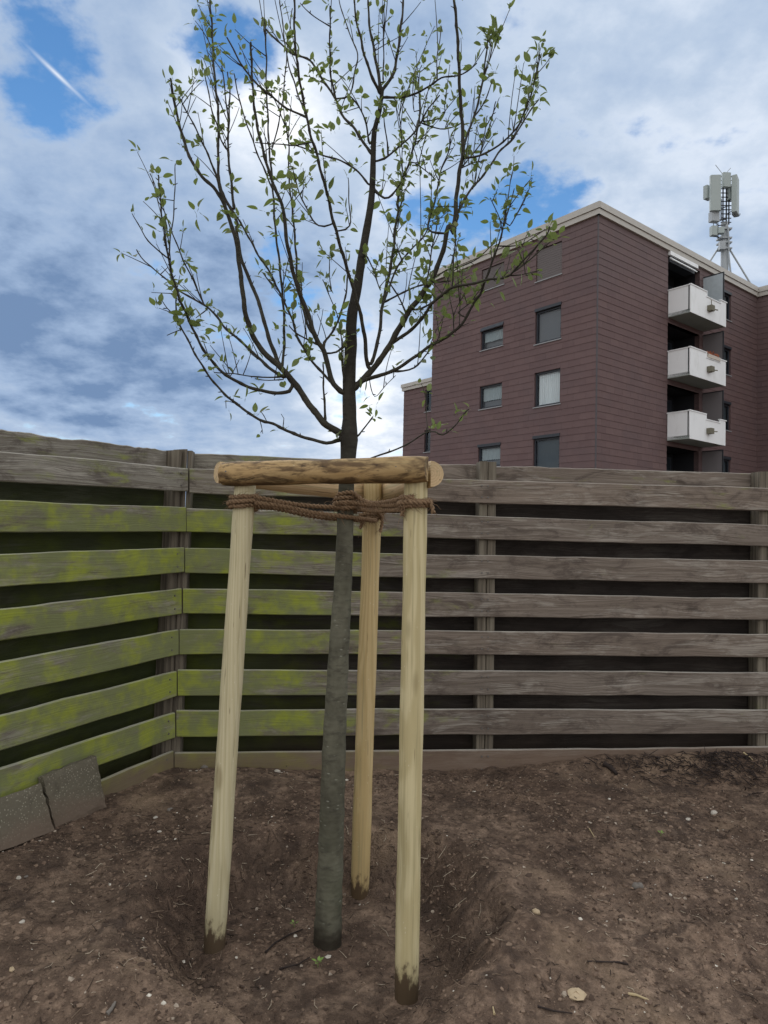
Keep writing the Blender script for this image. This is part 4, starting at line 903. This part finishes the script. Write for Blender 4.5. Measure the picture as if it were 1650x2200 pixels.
def leaf_mesh(kind):
    "unit leaf: length 1 along x, folded along its midrib, on a short stalk"
    mb = MB(); wd = (.25, .29, .20)[kind]; fold = (.10, .16, .22)[kind]; curl = (.10, -.14, .24)[kind]
    prof = [(0, .0), (.10, .55), (.28, .95), (.48, 1.0), (.68, .78), (.86, .38), (1.0, 0)]
    vs = []; uvs = []
    for x, w in prof:
        z0 = -curl * x * x
        vs += [(x, 0, z0), (x, wd * w, z0 + fold * w * .6), (x, -wd * w, z0 + fold * w * .6)]; uvs += [(x, 0), (x, wd * w), (x, -wd * w)]
    fs = []
    for i in range(6): a, b = 3 * i, 3 * i + 3; fs += [(a, b, b + 1, a + 1), (a, a + 2, b + 2, b)]
    mb.add(vs, fs, uvs, True); o = len(mb.v)
    mb.add([(-.42, .014, .02), (-.42, -.014, .02), (.02, 0, .0), (-.2, 0, -.03)], [(0, 1, 2), (1, 3, 2), (0, 2, 3)], [(0, .3)] * 4)
    return mb
LEAFMB = [leaf_mesh(k) for k in range(3)]; LEAFME = [m_.build('leaf', M['leaf'], data_only=True) for m_ in LEAFMB]
random.seed(21); leaves = []
def add_leaf(px, py, Yd, size):
    p = W(px, py, Yd); a = random.uniform(0, 2 * math.pi); el = random.gauss(.35, .75)
    d = Vector((math.cos(a) * math.cos(el), math.sin(a) * math.cos(el), math.sin(el)))
    z = Vector((random.gauss(0, .6), random.gauss(-.2, .6), 1)); z = (z - d * z.dot(d)).normalized(); y = z.cross(d)
    Mx = Matrix((d * size, y * size, z * size)).transposed().to_4x4(); Mx.translation = p + d * size * .40
    leaves.append((Mx, random.randrange(3), px, py, size))
def dens(px, py):
    g = lambda cx, cy, sx, sy: math.exp(-((px - cx) / sx) ** 2 - ((py - cy) / sy) ** 2)
    return .22 + .95 * g(930, 480, 170, 170) + .55 * g(820, 640, 120, 110) + .5 * g(840, 250, 160, 160) + .45 * g(690, 250, 90, 200) + .5 * g(1150, 190, 40, 70) + .5 * g(500, 480, 90, 90) + .45 * g(440, 690, 60, 40) + .35 * g(980, 640, 90, 50) + .5 * g(460, 60, 30, 60) + .3 * g(560, 640, 120, 90) + .4 * g(1060, 90, 50, 60)
for (px, py, Yd, f, L, bi) in twig_samples:
    if f == 2.0:
        for _ in range(random.choice((1, 2, 3, 4)) if L > 60 else random.choice((0, 1, 2))): add_leaf(px + random.uniform(-6, 6), py + random.uniform(-6, 6), Yd + random.uniform(-.015, .015), random.uniform(.018, .038))
    elif py < 930 and random.random() < .30 * dens(px, py) * (1.0 if f > .12 else .4):
        n = random.choice((1, 2, 2, 3, 4, 5)); cx, cy = px + random.uniform(-7, 7), py + random.uniform(-7, 7)
        for _ in range(n): add_leaf(cx + random.uniform(-4, 4), cy + random.uniform(-4, 4), Yd + random.uniform(-.03, .03), random.uniform(.015, .040) * (1.12 if py > 350 else .9))
for cx, cy, n, s in [(455, 45, 6, .045), (1055, 75, 7, .045), (1050, 95, 5, .04), (1155, 130, 5, .048), (1150, 190, 7, .045), (1145, 215, 5, .042), (740, 935, 3, .055), (728, 920, 3, .05), (800, 880, 4, .045), (785, 855, 3, .05), (1075, 575, 2, .062), (1088, 560, 1, .062), (930, 925, 5, .04), (985, 890, 5, .036), (1000, 888, 3, .034), (1060, 610, 4, .04),
                     (1040, 655, 2, .04), (985, 635, 6, .036), (410, 680, 5, .055), (430, 700, 5, .055), (480, 690, 4, .05), (445, 790, 2, .04), (520, 860, 2, .045), (505, 480, 4, .055), (570, 465, 2, .06), (575, 520, 2, .05), (600, 700, 4, .05), (655, 770, 6, .045), (880, 690, 4, .055), (870, 660, 3, .06), (690, 160, 5, .04), (720, 290, 5, .035), (640, 280, 4, .05), (670, 280, 4, .05), (430, 460, 4, .05), (400, 570, 4, .045), (1190, 515, 6, .03), (1090, 360, 5, .036), (610, 915, 3, .032), (1085, 480, 5, .03)]:
    b = min(samples, key=lambda s_: math.hypot(s_[0] - cx, s_[1] - cy))
    for _ in range(n): add_leaf(cx + random.uniform(-12, 12), cy + random.uniform(-12, 12), b[2] + random.uniform(-.03, .03), s * random.uniform(.6, .98))
leaves.sort(key=lambda l: (-(l[4]) if -10 < l[3] else 1))
rest = MB(); ti = Matrix.Translation(-tree_o)
for i, (Mx, k, px, py, sz) in enumerate(leaves):
    if i < 300:
        ob = bpy.data.objects.new('leaf', LEAFME[k]); COL.objects.link(ob); ob.parent = tree; ob.matrix_basis = ti @ Mx
    else: rest.add([Mx @ Vector(v) for v in LEAFMB[k].v], LEAFMB[k].f, LEAFMB[k].uv, True)
ob = rest.build('leaves', M['leaf'], tree); ob['kind'] = 'stuff'
print('LEAVES', len(leaves), 'BRANCHES', len(BR))

# ------------------------------------------------------------------ stakes, cross bars, rope
SL = (W(463, 2015, 2.5), W(529, 1000, 2.5)); SR = (W(876, 2112, 2.27), W(892, 1000, 2.27)); SB = (W(775, 1913, 2.9), W(801, 1010, 2.9))
st_o = (SL[0] + SR[0] + SB[0]) / 3
frame = thing('tree_stake_frame', st_o, 'pale pine three-post tree support frame with half-round cross bars', 'tree support')
def stake(ends, r, ztop, mat):
    a, b = ends; d = (b - a).normalized(); a0 = a - d * .14; top = a + d * ((ztop - a.z) / d.z); N = 40; mb = MB(); n = 20; vs = []; uvs = []
    ph = random.uniform(0, 6); bend = random.uniform(-.004, .004)
    for i in range(N + 1):
        f = i / N; p = a0.lerp(top, f); p = p + Vector((math.sin(f * 3 + ph) * bend, math.cos(f * 2.2 + ph) * bend, 0))
        rr = r * (1 + .02 * math.sin(f * 17 + ph) + .012 * math.sin(f * 41 + ph)); 
        if i == N: rr *= .80
        if i == N - 1: p = a0.lerp(top, 1 - .012); rr *= .97
        for k in range(n): t = 2 * math.pi * k / n; vs.append(p + Vector((math.cos(t), math.sin(t), 0)) * rr); uvs.append((f, k / n))
    mb.add(vs, [(i * n + k, i * n + (k + 1) % n, (i + 1) * n + (k + 1) % n, (i + 1) * n + k) for i in range(N) for k in range(n)], uvs, True)
    mb.add(vs[-n:], [tuple(range(n))], uvs[-n:]); return mb.build('stake', M[mat], frame, a)
random.seed(5)
for e, zt, mt in ((SL, 1.735, 'stake_grey'), (SR, 1.735, 'stake'), (SB, 1.745, 'stake_amber')): stake(e, .0385, zt, mt)
def at_z(e, z): a, b = e; d = (b - a); return a + d * ((z - a.z) / d.z)
def half_bar(p, q, outn, r, mat, z_wob=0.0):
    "half-round log: flat side against the stakes, round side along outn; the mesh's own x runs along the log"
    d = (q - p).normalized(); L = (q - p).length; up = outn.cross(d).normalized(); up = up if up.z > 0 else -up; N = 26; K = 11; mb = MB(); vs = []; ph = random.uniform(0, 9)
    ob_o = (p + q) / 2
    for i in range(N + 1):
        f = i / N; c = p + d * (L * f); rr = r * (1 + .03 * math.sin(f * 9 + ph) + .02 * math.sin(f * 23 + ph))
        if i in (0, N): rr *= .955
        for k in range(K):
            t = -math.pi / 2 + math.pi * k / (K - 1); vs.append(c + up * (math.sin(t) * rr) + outn * (math.cos(t) * rr * 1.04))
    fs = [(i * K + k, (i + 1) * K + k, (i + 1) * K + k + 1, i * K + k + 1) for i in range(N) for k in range(K - 1)] + [(i * K + K - 1, (i + 1) * K + K - 1, (i + 1) * K, i * K) for i in range(N)]
    # into the log's own frame so its grain runs along it
    up2 = d.cross(outn); R = Matrix((outn, up2, d)).transposed(); Ri = R.transposed()
    mb.add([ob_o + Ri @ (v - ob_o) for v in vs], fs, None, True); mb.add([ob_o + Ri @ (v - ob_o) for v in vs[:K]], [tuple(range(K))]); mb.add([ob_o + Ri @ (v - ob_o) for v in vs[-K:]], [tuple(range(K))[::-1]])
    ob = mb.build('cross_bar', M[mat], frame, ob_o); ob.rotation_euler = R.to_euler(); return ob
ZB = 1.695
pL, pR_, pB = at_z(SL, ZB), at_z(SR, ZB), at_z(SB, ZB)
def outward(a, b, c):
    d = (b - a).normalized(); n = Vector((d.y, -d.x, 0)).normalized(); return n if n.dot((a + b) / 2 - c) > 0 else -n
def level(p, z): return Vector((p.x, p.y, z))
n1 = outward(pL, pR_, pB); d1 = level(pR_ - pL, 0).normalized()
fp0 = level(pL, ZB - .005) + n1 * .041 - d1 * .062; fp1 = level(pR_, ZB + .002) + n1 * .041 + d1 * .058
bar1 = half_bar(fp0, fp1, n1, .043, 'bar')
n2 = outward(pL, pB, pR_); d2 = level(pB - pL, 0).normalized(); half_bar(level(pL, ZB + .0) + n2 * .041 - d2 * .085, level(pB, ZB - .032) + n2 * .041 + d2 * .07, n2, .043, 'cut')
n3 = outward(pR_, pB, pL); d3 = level(pB - pR_, 0).normalized(); half_bar(level(pR_, ZB - .01) + n3 * .041 - d3 * .042, level(pB, ZB - .034) + n3 * .041 + d3 * .07, n3, .043, 'cut')
for px, Yd in ((503, 0), (875, 0)):
    q = fp0.lerp(fp1, (px - 483) / (930 - 483)); nail(frame, q + n1 * .0445 + UP * .004, n1, .004)

rope_o = at_z(SL, 1.56); rope = thing('coir_rope', rope_o, 'fuzzy brown coconut rope tying the trunk to the three stakes', 'rope')
def twisted(mb, path, r, fib):
    P = catmull([tuple(p) for p in path], .004) if False else None
    pts = [Vector(p) for p in path]; out = []
    for i in range(len(pts) - 1):
        p0, p1, p2, p3 = pts[max(i - 1, 0)], pts[i], pts[i + 1], pts[min(i + 2, len(pts) - 1)]; n = max(2, int((p2 - p1).length / .0045))
        for k in range(n):
            t = k / n; out.append(.5 * ((2 * p1) + (-p0 + p2) * t + (2 * p0 - 5 * p1 + 4 * p2 - p3) * t * t + (-p0 + 3 * p1 - 3 * p2 + p3) * t ** 3))
    out.append(pts[-1]); s = 0; A_ = [[], []]
    for i, p in enumerate(out):
        t = (out[min(i + 1, len(out) - 1)] - out[max(i - 1, 0)]).normalized(); ref = UP if abs(t.z) < .85 else Vector((1, 0, 0)); u = t.cross(ref).normalized(); w = t.cross(u)
        if i: s += (p - out[i - 1]).length
        for j in (0, 1): a = s / .030 * 2 * math.pi + j * math.pi; A_[j].append(p + (u * math.cos(a) + w * math.sin(a)) * r * .55)
        if random.random() < 1.0:
            fd = Vector((random.gauss(0, 1), random.gauss(0, 1), random.gauss(0, 1))).normalized(); l = random.uniform(.008, .034); q = p + fd * r * .7
            fib.tube([q, q + fd * l * .5 + t * l * .3, q + fd * l * .8 + t * l * .7 - UP * l * .2], [.0008, .0007, .0004], 3)
    for j in (0, 1): mb.tube(A_[j], [r * .62 * random.uniform(.86, 1.16) for _ in A_[j]], 6)
fib = MB()
def around(c, rad, turns, z0, z1, a0=0.0, n=14):
    return [Vector((c(z0 + (z1 - z0) * i / (n * turns)).x + rad * math.cos(a0 + 2 * math.pi * i / n), c(z0 + (z1 - z0) * i / (n * turns)).y + rad * math.sin(a0 + 2 * math.pi * i / n), z0 + (z1 - z0) * i / (n * turns) + random.uniform(-.002, .002))) for i in range(int(n * turns) + 1)]
random.seed(9)
cL = lambda z: at_z(SL, z); cR = lambda z: at_z(SR, z); cB = lambda z: at_z(SB, z)
TK = (W(740, 1140, TY), W(746, 1040, TY)); cT = lambda z: at_z(TK, z)
def zpx(px, py, Yd): return W(px, py, Yd).z
RR = .0080
for nm, c, rad, turns, z0, z1, a0 in (('stake_wrap', cL, .046, 3, zpx(520, 1093, 2.46), zpx(520, 1064, 2.46), 0), ('stake_wrap', cL, .054, 1, zpx(520, 1084, 2.46), zpx(520, 1070, 2.46), 2), ('stake_wrap', cR, .046, 2.6, zpx(890, 1090, 2.23), zpx(890, 1068, 2.23), 1), ('stake_wrap', cR, .053, 1, zpx(890, 1082, 2.23), zpx(890, 1072, 2.23), 3),
                                      ('stake_wrap', cB, .046, 2.2, zpx(800, 1120, 2.87), zpx(800, 1100, 2.87), 0), ('trunk_wrap', cT, .037, 3.4, zpx(744, 1098, 2.53), zpx(744, 1062, 2.53), 0), ('trunk_wrap', cT, .044, 1.2, zpx(744, 1085, 2.53), zpx(744, 1072, 2.53), 2)):
    mb = MB(); twisted(mb, around(c, rad, turns, z0, z1, a0), RR, fib); mb.build(nm, M['rope'], rope)
for pts in ([(545, 1067, 2.47), (600, 1078, 2.49), (665, 1087, 2.52), (728, 1090, 2.535)], [(548, 1080, 2.46), (610, 1088, 2.49), (670, 1101, 2.51), (732, 1109, 2.52), (765, 1113, 2.55), (800, 1118, 2.70), (806, 1117, 2.84)], [(545, 1088, 2.50), (600, 1094, 2.55), (660, 1107, 2.58), (728, 1116, 2.60), (770, 1117, 2.66), (778, 1117, 2.84)],
            [(725, 1063, 2.54), (755, 1058, 2.525), (775, 1072, 2.52), (800, 1081, 2.47), (835, 1078, 2.38), (868, 1071, 2.27), (880, 1070, 2.225)], [(730, 1080, 2.52), (775, 1082, 2.51), (820, 1086, 2.42), (868, 1083, 2.27), (882, 1080, 2.225)], [(760, 1092, 2.55), (800, 1097, 2.47), (840, 1096, 2.36), (868, 1093, 2.27)], [(735, 1092, 2.52), (765, 1090, 2.53), (790, 1088, 2.62), (806, 1095, 2.76), (820, 1112, 2.86)]):
    mb = MB(); twisted(mb, [W(*p) for p in pts], RR, fib); mb.build('strand', M['rope'], rope)
for pts in ([(815, 1105, 2.855), (821, 1120, 2.853), (817, 1143, 2.85)], [(922, 1078, 2.24), (928, 1088, 2.235), (931, 1102, 2.23)], [(866, 1092, 2.25), (864, 1108, 2.245)], [(779, 1120, 2.85), (774, 1136, 2.845)]):
    mb = MB(); twisted(mb, [W(*p) for p in pts], RR * .9, fib); mb.build('loose_end', M['rope'], rope)
ob = fib.build('loose_fibres', M['rope'], rope); ob['kind'] = 'stuff'

# ------------------------------------------------------------------ small things lying on the soil
def rock(name, px, py, wpx, hpx, mat, label, cat, group=None, seed=0, flat=.6, yaw=0.0, angular=False):
    p = G(px, py); s = wpx / F * p.y / 2; rs = random.Random(seed); N, K = (5, 8) if not angular else (4, 7); vs = []; ph = rs.uniform(0, 6)
    sy = max(hpx / F * p.y / 2 * 1.5, s * .5)
    for i in range(N + 1):
        la = -math.pi / 2 + math.pi * i / N
        for k in range(K):
            lo = 2 * math.pi * k / K; j = 1 + rs.uniform(-.16, .16) + (.15 * math.sin(2 * lo + ph)); a = math.cos(la) * math.cos(lo + yaw) * s * j; b = math.cos(la) * math.sin(lo + yaw) * sy * j
            vs.append(p + Vector((a, b, math.sin(la) * s * flat * j + s * flat * .25)))
    mb = MB(); mb.add(vs, [(i * K + k, i * K + (k + 1) % K, (i + 1) * K + (k + 1) % K, (i + 1) * K + k) for i in range(N) for k in range(K)], None, not angular)
    return tag(mb.build(name, M[mat], None, p - UP * s * flat * .4), label, cat, group)
rock('stone', 1238, 2138, 38, 34, 'stone_pale', 'flat buff limestone piece lying alone on the soil', 'stone', None, 1, .35, 0, True)
rock('pebble', 1533, 1748, 17, 9, 'stone_white', 'smooth cream pebble lying on the soil in front of the mulch pile', 'pebble', None, 2, .6)
rock('pebble', 1478, 1761, 11, 8, 'stone_white', 'small chipped white pebble beside the smooth cream pebble', 'pebble', None, 3, .6, 0, True)
rock('stone', 1370, 1906, 24, 15, 'stone_grey', 'rounded grey cobble half sunk in the open soil', 'stone', None, 4, .6)
rock('stone', 1152, 1960, 20, 11, 'stone_pale', 'tan stone beside the rim of the planting hollow', 'stone', None, 5, .5)
rock('stone', 440, 1650, 20, 12, 'stone_grey', 'grey stone at the foot of the fence corner board', 'stone', None, 6, .7)
rock('pebble', 596, 1658, 13, 8, 'stone_white', 'pale pebble by the bottom fence board behind the leaning stake', 'pebble', None, 7, .6)
rock('pebble', 150, 1755, 12, 11, 'stone_white', 'white angular pebble below the speckled concrete slab', 'pebble', None, 8, .7, 0, True)
rock('pebble', 18, 1811, 8, 8, 'stone_white', 'white pebble at the foot of the soil-stained slab', 'pebble', None, 9, .8)
rock('pebble', 334, 1757, 11, 6, 'stone_white', 'little curved white pebble on the soil between the slabs and the leaning stake', 'pebble', None, 20, .5)
rock('pebble', 343, 1787, 9, 5, 'stone_white', 'tiny pale chip on the soil behind the leaning stake', 'pebble', None, 21, .5, 0, True)
rock('pebble', 365, 1740, 13, 7, 'stone_grey', 'greyish pebble on the soil below the fence corner', 'pebble', None, 22, .5)
rock('pebble', 40, 1887, 11, 8, 'stone_white', 'pale angular gravel stone, larger of a pair in front of the soil-stained slab', 'pebble', None, 30, .6, 0, True)
rock('pebble', 56, 1884, 8, 6, 'stone_grey', 'grey gravel stone, smaller of a pair in front of the soil-stained slab', 'pebble', None, 31, .6, 0, True)
rock('pebble', 48, 1981, 11, 8, 'stone_white', 'single whitish gravel stone on the open soil in front of the slabs', 'pebble', None, 32, .6, 0, True)
rock('pebble', 25, 2084, 13, 8, 'stone_pale', 'tan gravel stone on the foreground soil away from the slabs', 'pebble', None, 33, .6, 0, True)
def stick(name, pts, r, mat, label, cat, lift=.004, group=None):
    P = [G(x, y) + UP * lift for x, y in pts]; mb = MB(); n = len(P); Q = []
    for i in range(n - 1):
        for k in range(4): Q.append(P[i].lerp(P[i + 1], k / 4))
    Q.append(P[-1]); mb.tube(Q, [r * random.uniform(.8, 1.15) * (1 - .45 * i / len(Q)) for i in range(len(Q))], 6); return tag(mb.build(name, M[mat], None, P[0]), label, cat, group)
random.seed(31)
stick('wood_splinter', [(1350, 2138), (1368, 2141), (1394, 2152)], .005, 'splinter', 'fresh yellow wood splinter lying on the soil beside the buff stone', 'splinter')
stick('wood_splinter', [(230, 2182), (240, 2170), (248, 2155)], .007, 'stone_grey', 'short thick grey stick lying in the foreground soil', 'stick')
stick('wood_splinter', [(1062, 2182), (1059, 2166)], .0035, 'splinter', 'small pale splinter standing in the foreground soil', 'splinter')
stick('wood_splinter', [(1266, 1782), (1277, 1800)], .0028, 'splinter', 'thin straw-coloured stalk on the soil below the fence post', 'stalk')
stick('wood_splinter', [(1597, 1622), (1608, 1630), (1617, 1638)], .005, 'splinter', 'pale bark strip on top of the mulch pile', 'bark strip', .014)
stick('root', [(570, 2050), (590, 2030), (620, 2012), (650, 2000)], .004, 'root', 'dark root curving over the soil left of the trunk', 'root', .006)
stick('root', [(600, 2085), (640, 2075), (665, 2060)], .003, 'root', 'thin dark root across the hollow in front of the trunk', 'root', .005)
stick('root', [(1350, 2075), (1330, 2070), (1262, 2068)], .0035, 'root', 'dark crooked twig on the soil beyond the buff stone', 'twig', .004)
stick('root', [(1155, 2165), (1190, 2175), (1230, 2180)], .003, 'root', 'dark twig passing below the buff stone', 'twig', .004)
stick('root', [(1298, 1646), (1312, 1654), (1325, 1668)], .016, 'root', 'black stub of root against the bottom fence board', 'root', .012)
stick('twig', [(615, 1655), (622, 1640), (628, 1628), (640, 1633)], .0022, 'twig', 'small forked twig standing by the bottom fence board', 'twig', .02)
def sprout(px, py, n, sz, label):
    p = G(px, py); t = thing('seedling', p, label, 'seedling'); mb = MB(); mb.tube([p - UP * .006, p + UP * sz * .9], .0012, 5); mb.build('stem', M['sprout'], t)
    for k in range(n):
        a = k * 2.4 + px; d = Vector((math.cos(a), math.sin(a), .45)).normalized(); ob = bpy.data.objects.new('leaf', LEAFME[k % 2].copy()); ob.data.materials.clear(); ob.data.materials.append(M['sprout']); COL.objects.link(ob); ob.parent = t
        y = UP.cross(d).normalized(); z = d.cross(y); Mx = Matrix((d * sz, y * sz, z * sz)).transposed().to_4x4(); Mx.translation = UP * (sz * .8) + d * sz * .3; ob.matrix_basis = Mx
sprout(683, 2078, 5, .020, 'little green seedling in the hollow in front of the trunk'); sprout(1420, 1796, 4, .014, 'tiny bright green seedling alone in the open soil')
sprout(632, 1992, 4, .016, 'small pale green seedling left of the trunk base')

# soil crumbs and litter nobody could count
def scatter_rocks(n, s0, s1, name, mat, area=(-1.9, 2.6, 1.7, 4.2), flat=.7, weight=None):
    ph = (1 + 5 ** .5) / 2; iv = np.array([(-1, ph, 0), (1, ph, 0), (-1, -ph, 0), (1, -ph, 0), (0, -1, ph), (0, 1, ph), (0, -1, -ph), (0, 1, -ph), (ph, 0, -1), (ph, 0, 1), (-ph, 0, -1), (-ph, 0, 1)]) / 1.9
    fv = np.array([(0, 11, 5), (0, 5, 1), (0, 1, 7), (0, 7, 10), (0, 10, 11), (1, 5, 9), (5, 11, 4), (11, 10, 2), (10, 7, 6), (7, 1, 8), (3, 9, 4), (3, 4, 2), (3, 2, 6), (3, 6, 8), (3, 8, 9), (4, 9, 5), (2, 4, 11), (6, 2, 10), (8, 6, 7), (9, 8, 1)])
    x = rng.uniform(area[0], area[1], n * 3); y = rng.uniform(area[2], area[3], n * 3)
    keep = (rng.random(n * 3) < (.25 + 1.1 * sm(.42, .72, vn(x * 3.1 + 70, y * 3.1 + 70, 31)))) ; ok = np.ones_like(keep)
    ok &= (y < 3.70 + .1 * (x + 1.08)) & ((x + 1.571) * (3.74 - 2.846) - (y - 2.846) * (-1.096 + 1.571) > .06)
    x = x[keep & ok][:n]; y = y[keep & ok][:n]; n = len(x); s = s0 * (s1 / s0) ** (rng.random(n) ** 2.6); z = gh(x, y)
    V = iv[None] * (1 + rng.uniform(-.45, .45, (n, 12, 1))) * s[:, None, None]; V[:, :, 2] *= flat; a = rng.uniform(0, 6.3, n); c, d = np.cos(a)[:, None], np.sin(a)[:, None]
    st = rng.uniform(.8, 1.6, n)[:, None]; vx = V[:, :, 0] * st; V2 = np.stack([vx * c - V[:, :, 1] * d + x[:, None], vx * d + V[:, :, 1] * c + y[:, None], V[:, :, 2] + z[:, None] + s[:, None] * -.05], -1).reshape(-1, 3)
    Fc = (fv[None] + (np.arange(n) * 12)[:, None, None]).reshape(-1, 3)
    me = bpy.data.meshes.new(name); me.from_pydata(V2.tolist(), [], Fc.tolist()); me.polygons.foreach_set('use_smooth', np.zeros(len(Fc), dtype=bool)); me.materials.append(M[mat]); o = bpy.data.objects.new(name, me); COL.objects.link(o); o['kind'] = 'stuff'; return o
o = scatter_rocks(24000, .0020, .0095, 'soil_crumbs', 'crumb'); o['label'] = 'loose brown soil crumbs and grit over the bare ground'; o['category'] = 'soil'
def scatter_twigs(n, l0, l1, r, name, mat, pos, lift=.003, up=.12):
    mb = MB(); k = 0
    while k < n:
        x, y = pos()
        if y > 3.69 + .1 * (x + 1.08) or (x + 1.571) * .894 - (y - 2.846) * .475 < .03: continue
        k += 1; l = l0 * (l1 / l0) ** random.random(); a = random.uniform(0, 6.3); b = random.gauss(0, .5); p = Vector((x, y, float(gh(x, y)) + lift)); d = Vector((math.cos(a), math.sin(a), random.gauss(0, up))); e = Vector((-d.y, d.x, random.gauss(0, .25))) * b
        q = [p, p + d * l * .5 + e * l * .25, p + d * l]; q[1].z = max(q[1].z, float(gh(q[1].x, q[1].y)) + lift); q[2].z = max(q[2].z, float(gh(q[2].x, q[2].y)) + lift * .5); rr = r * random.uniform(.5, 1.3); mb.tube(q, [rr, rr * .9, rr * .5], 4, False)
    o = mb.build(name, M[mat]); o['kind'] = 'stuff'; return o
random.seed(77)
o = scatter_twigs(3600, .008, .05, .0013, 'twig_litter', 'twig', lambda: (random.uniform(-1.8, 2.5), random.uniform(1.75, 4.1))); o['label'] = 'fine root bits and twig litter scattered over the soil'; o['category'] = 'litter'
def mulch_pos():
    return (random.gauss(2.0, .45), random.gauss(3.93, .10))
o = scatter_twigs(900, .015, .08, .0026, 'bark_mulch', 'root', mulch_pos, .01, .35); o['label'] = 'dark stringy bark mulch heaped along the bottom fence board'; o['category'] = 'mulch'
def pit_pos():
    a = random.uniform(-.3, math.pi * 1.15); r = random.gauss(1.05, .2); return (-.19 + .49 * r * math.cos(a), 2.52 + .49 * r * math.sin(a))
o = scatter_twigs(650, .010, .05, .0015, 'root_litter', 'twig', pit_pos, .003, .3); o['label'] = 'dark root fibres hanging out of the rim of the planting hollow'; o['category'] = 'litter'

for ob in bpy.data.objects:
    if '_o' in ob: del ob['_o']
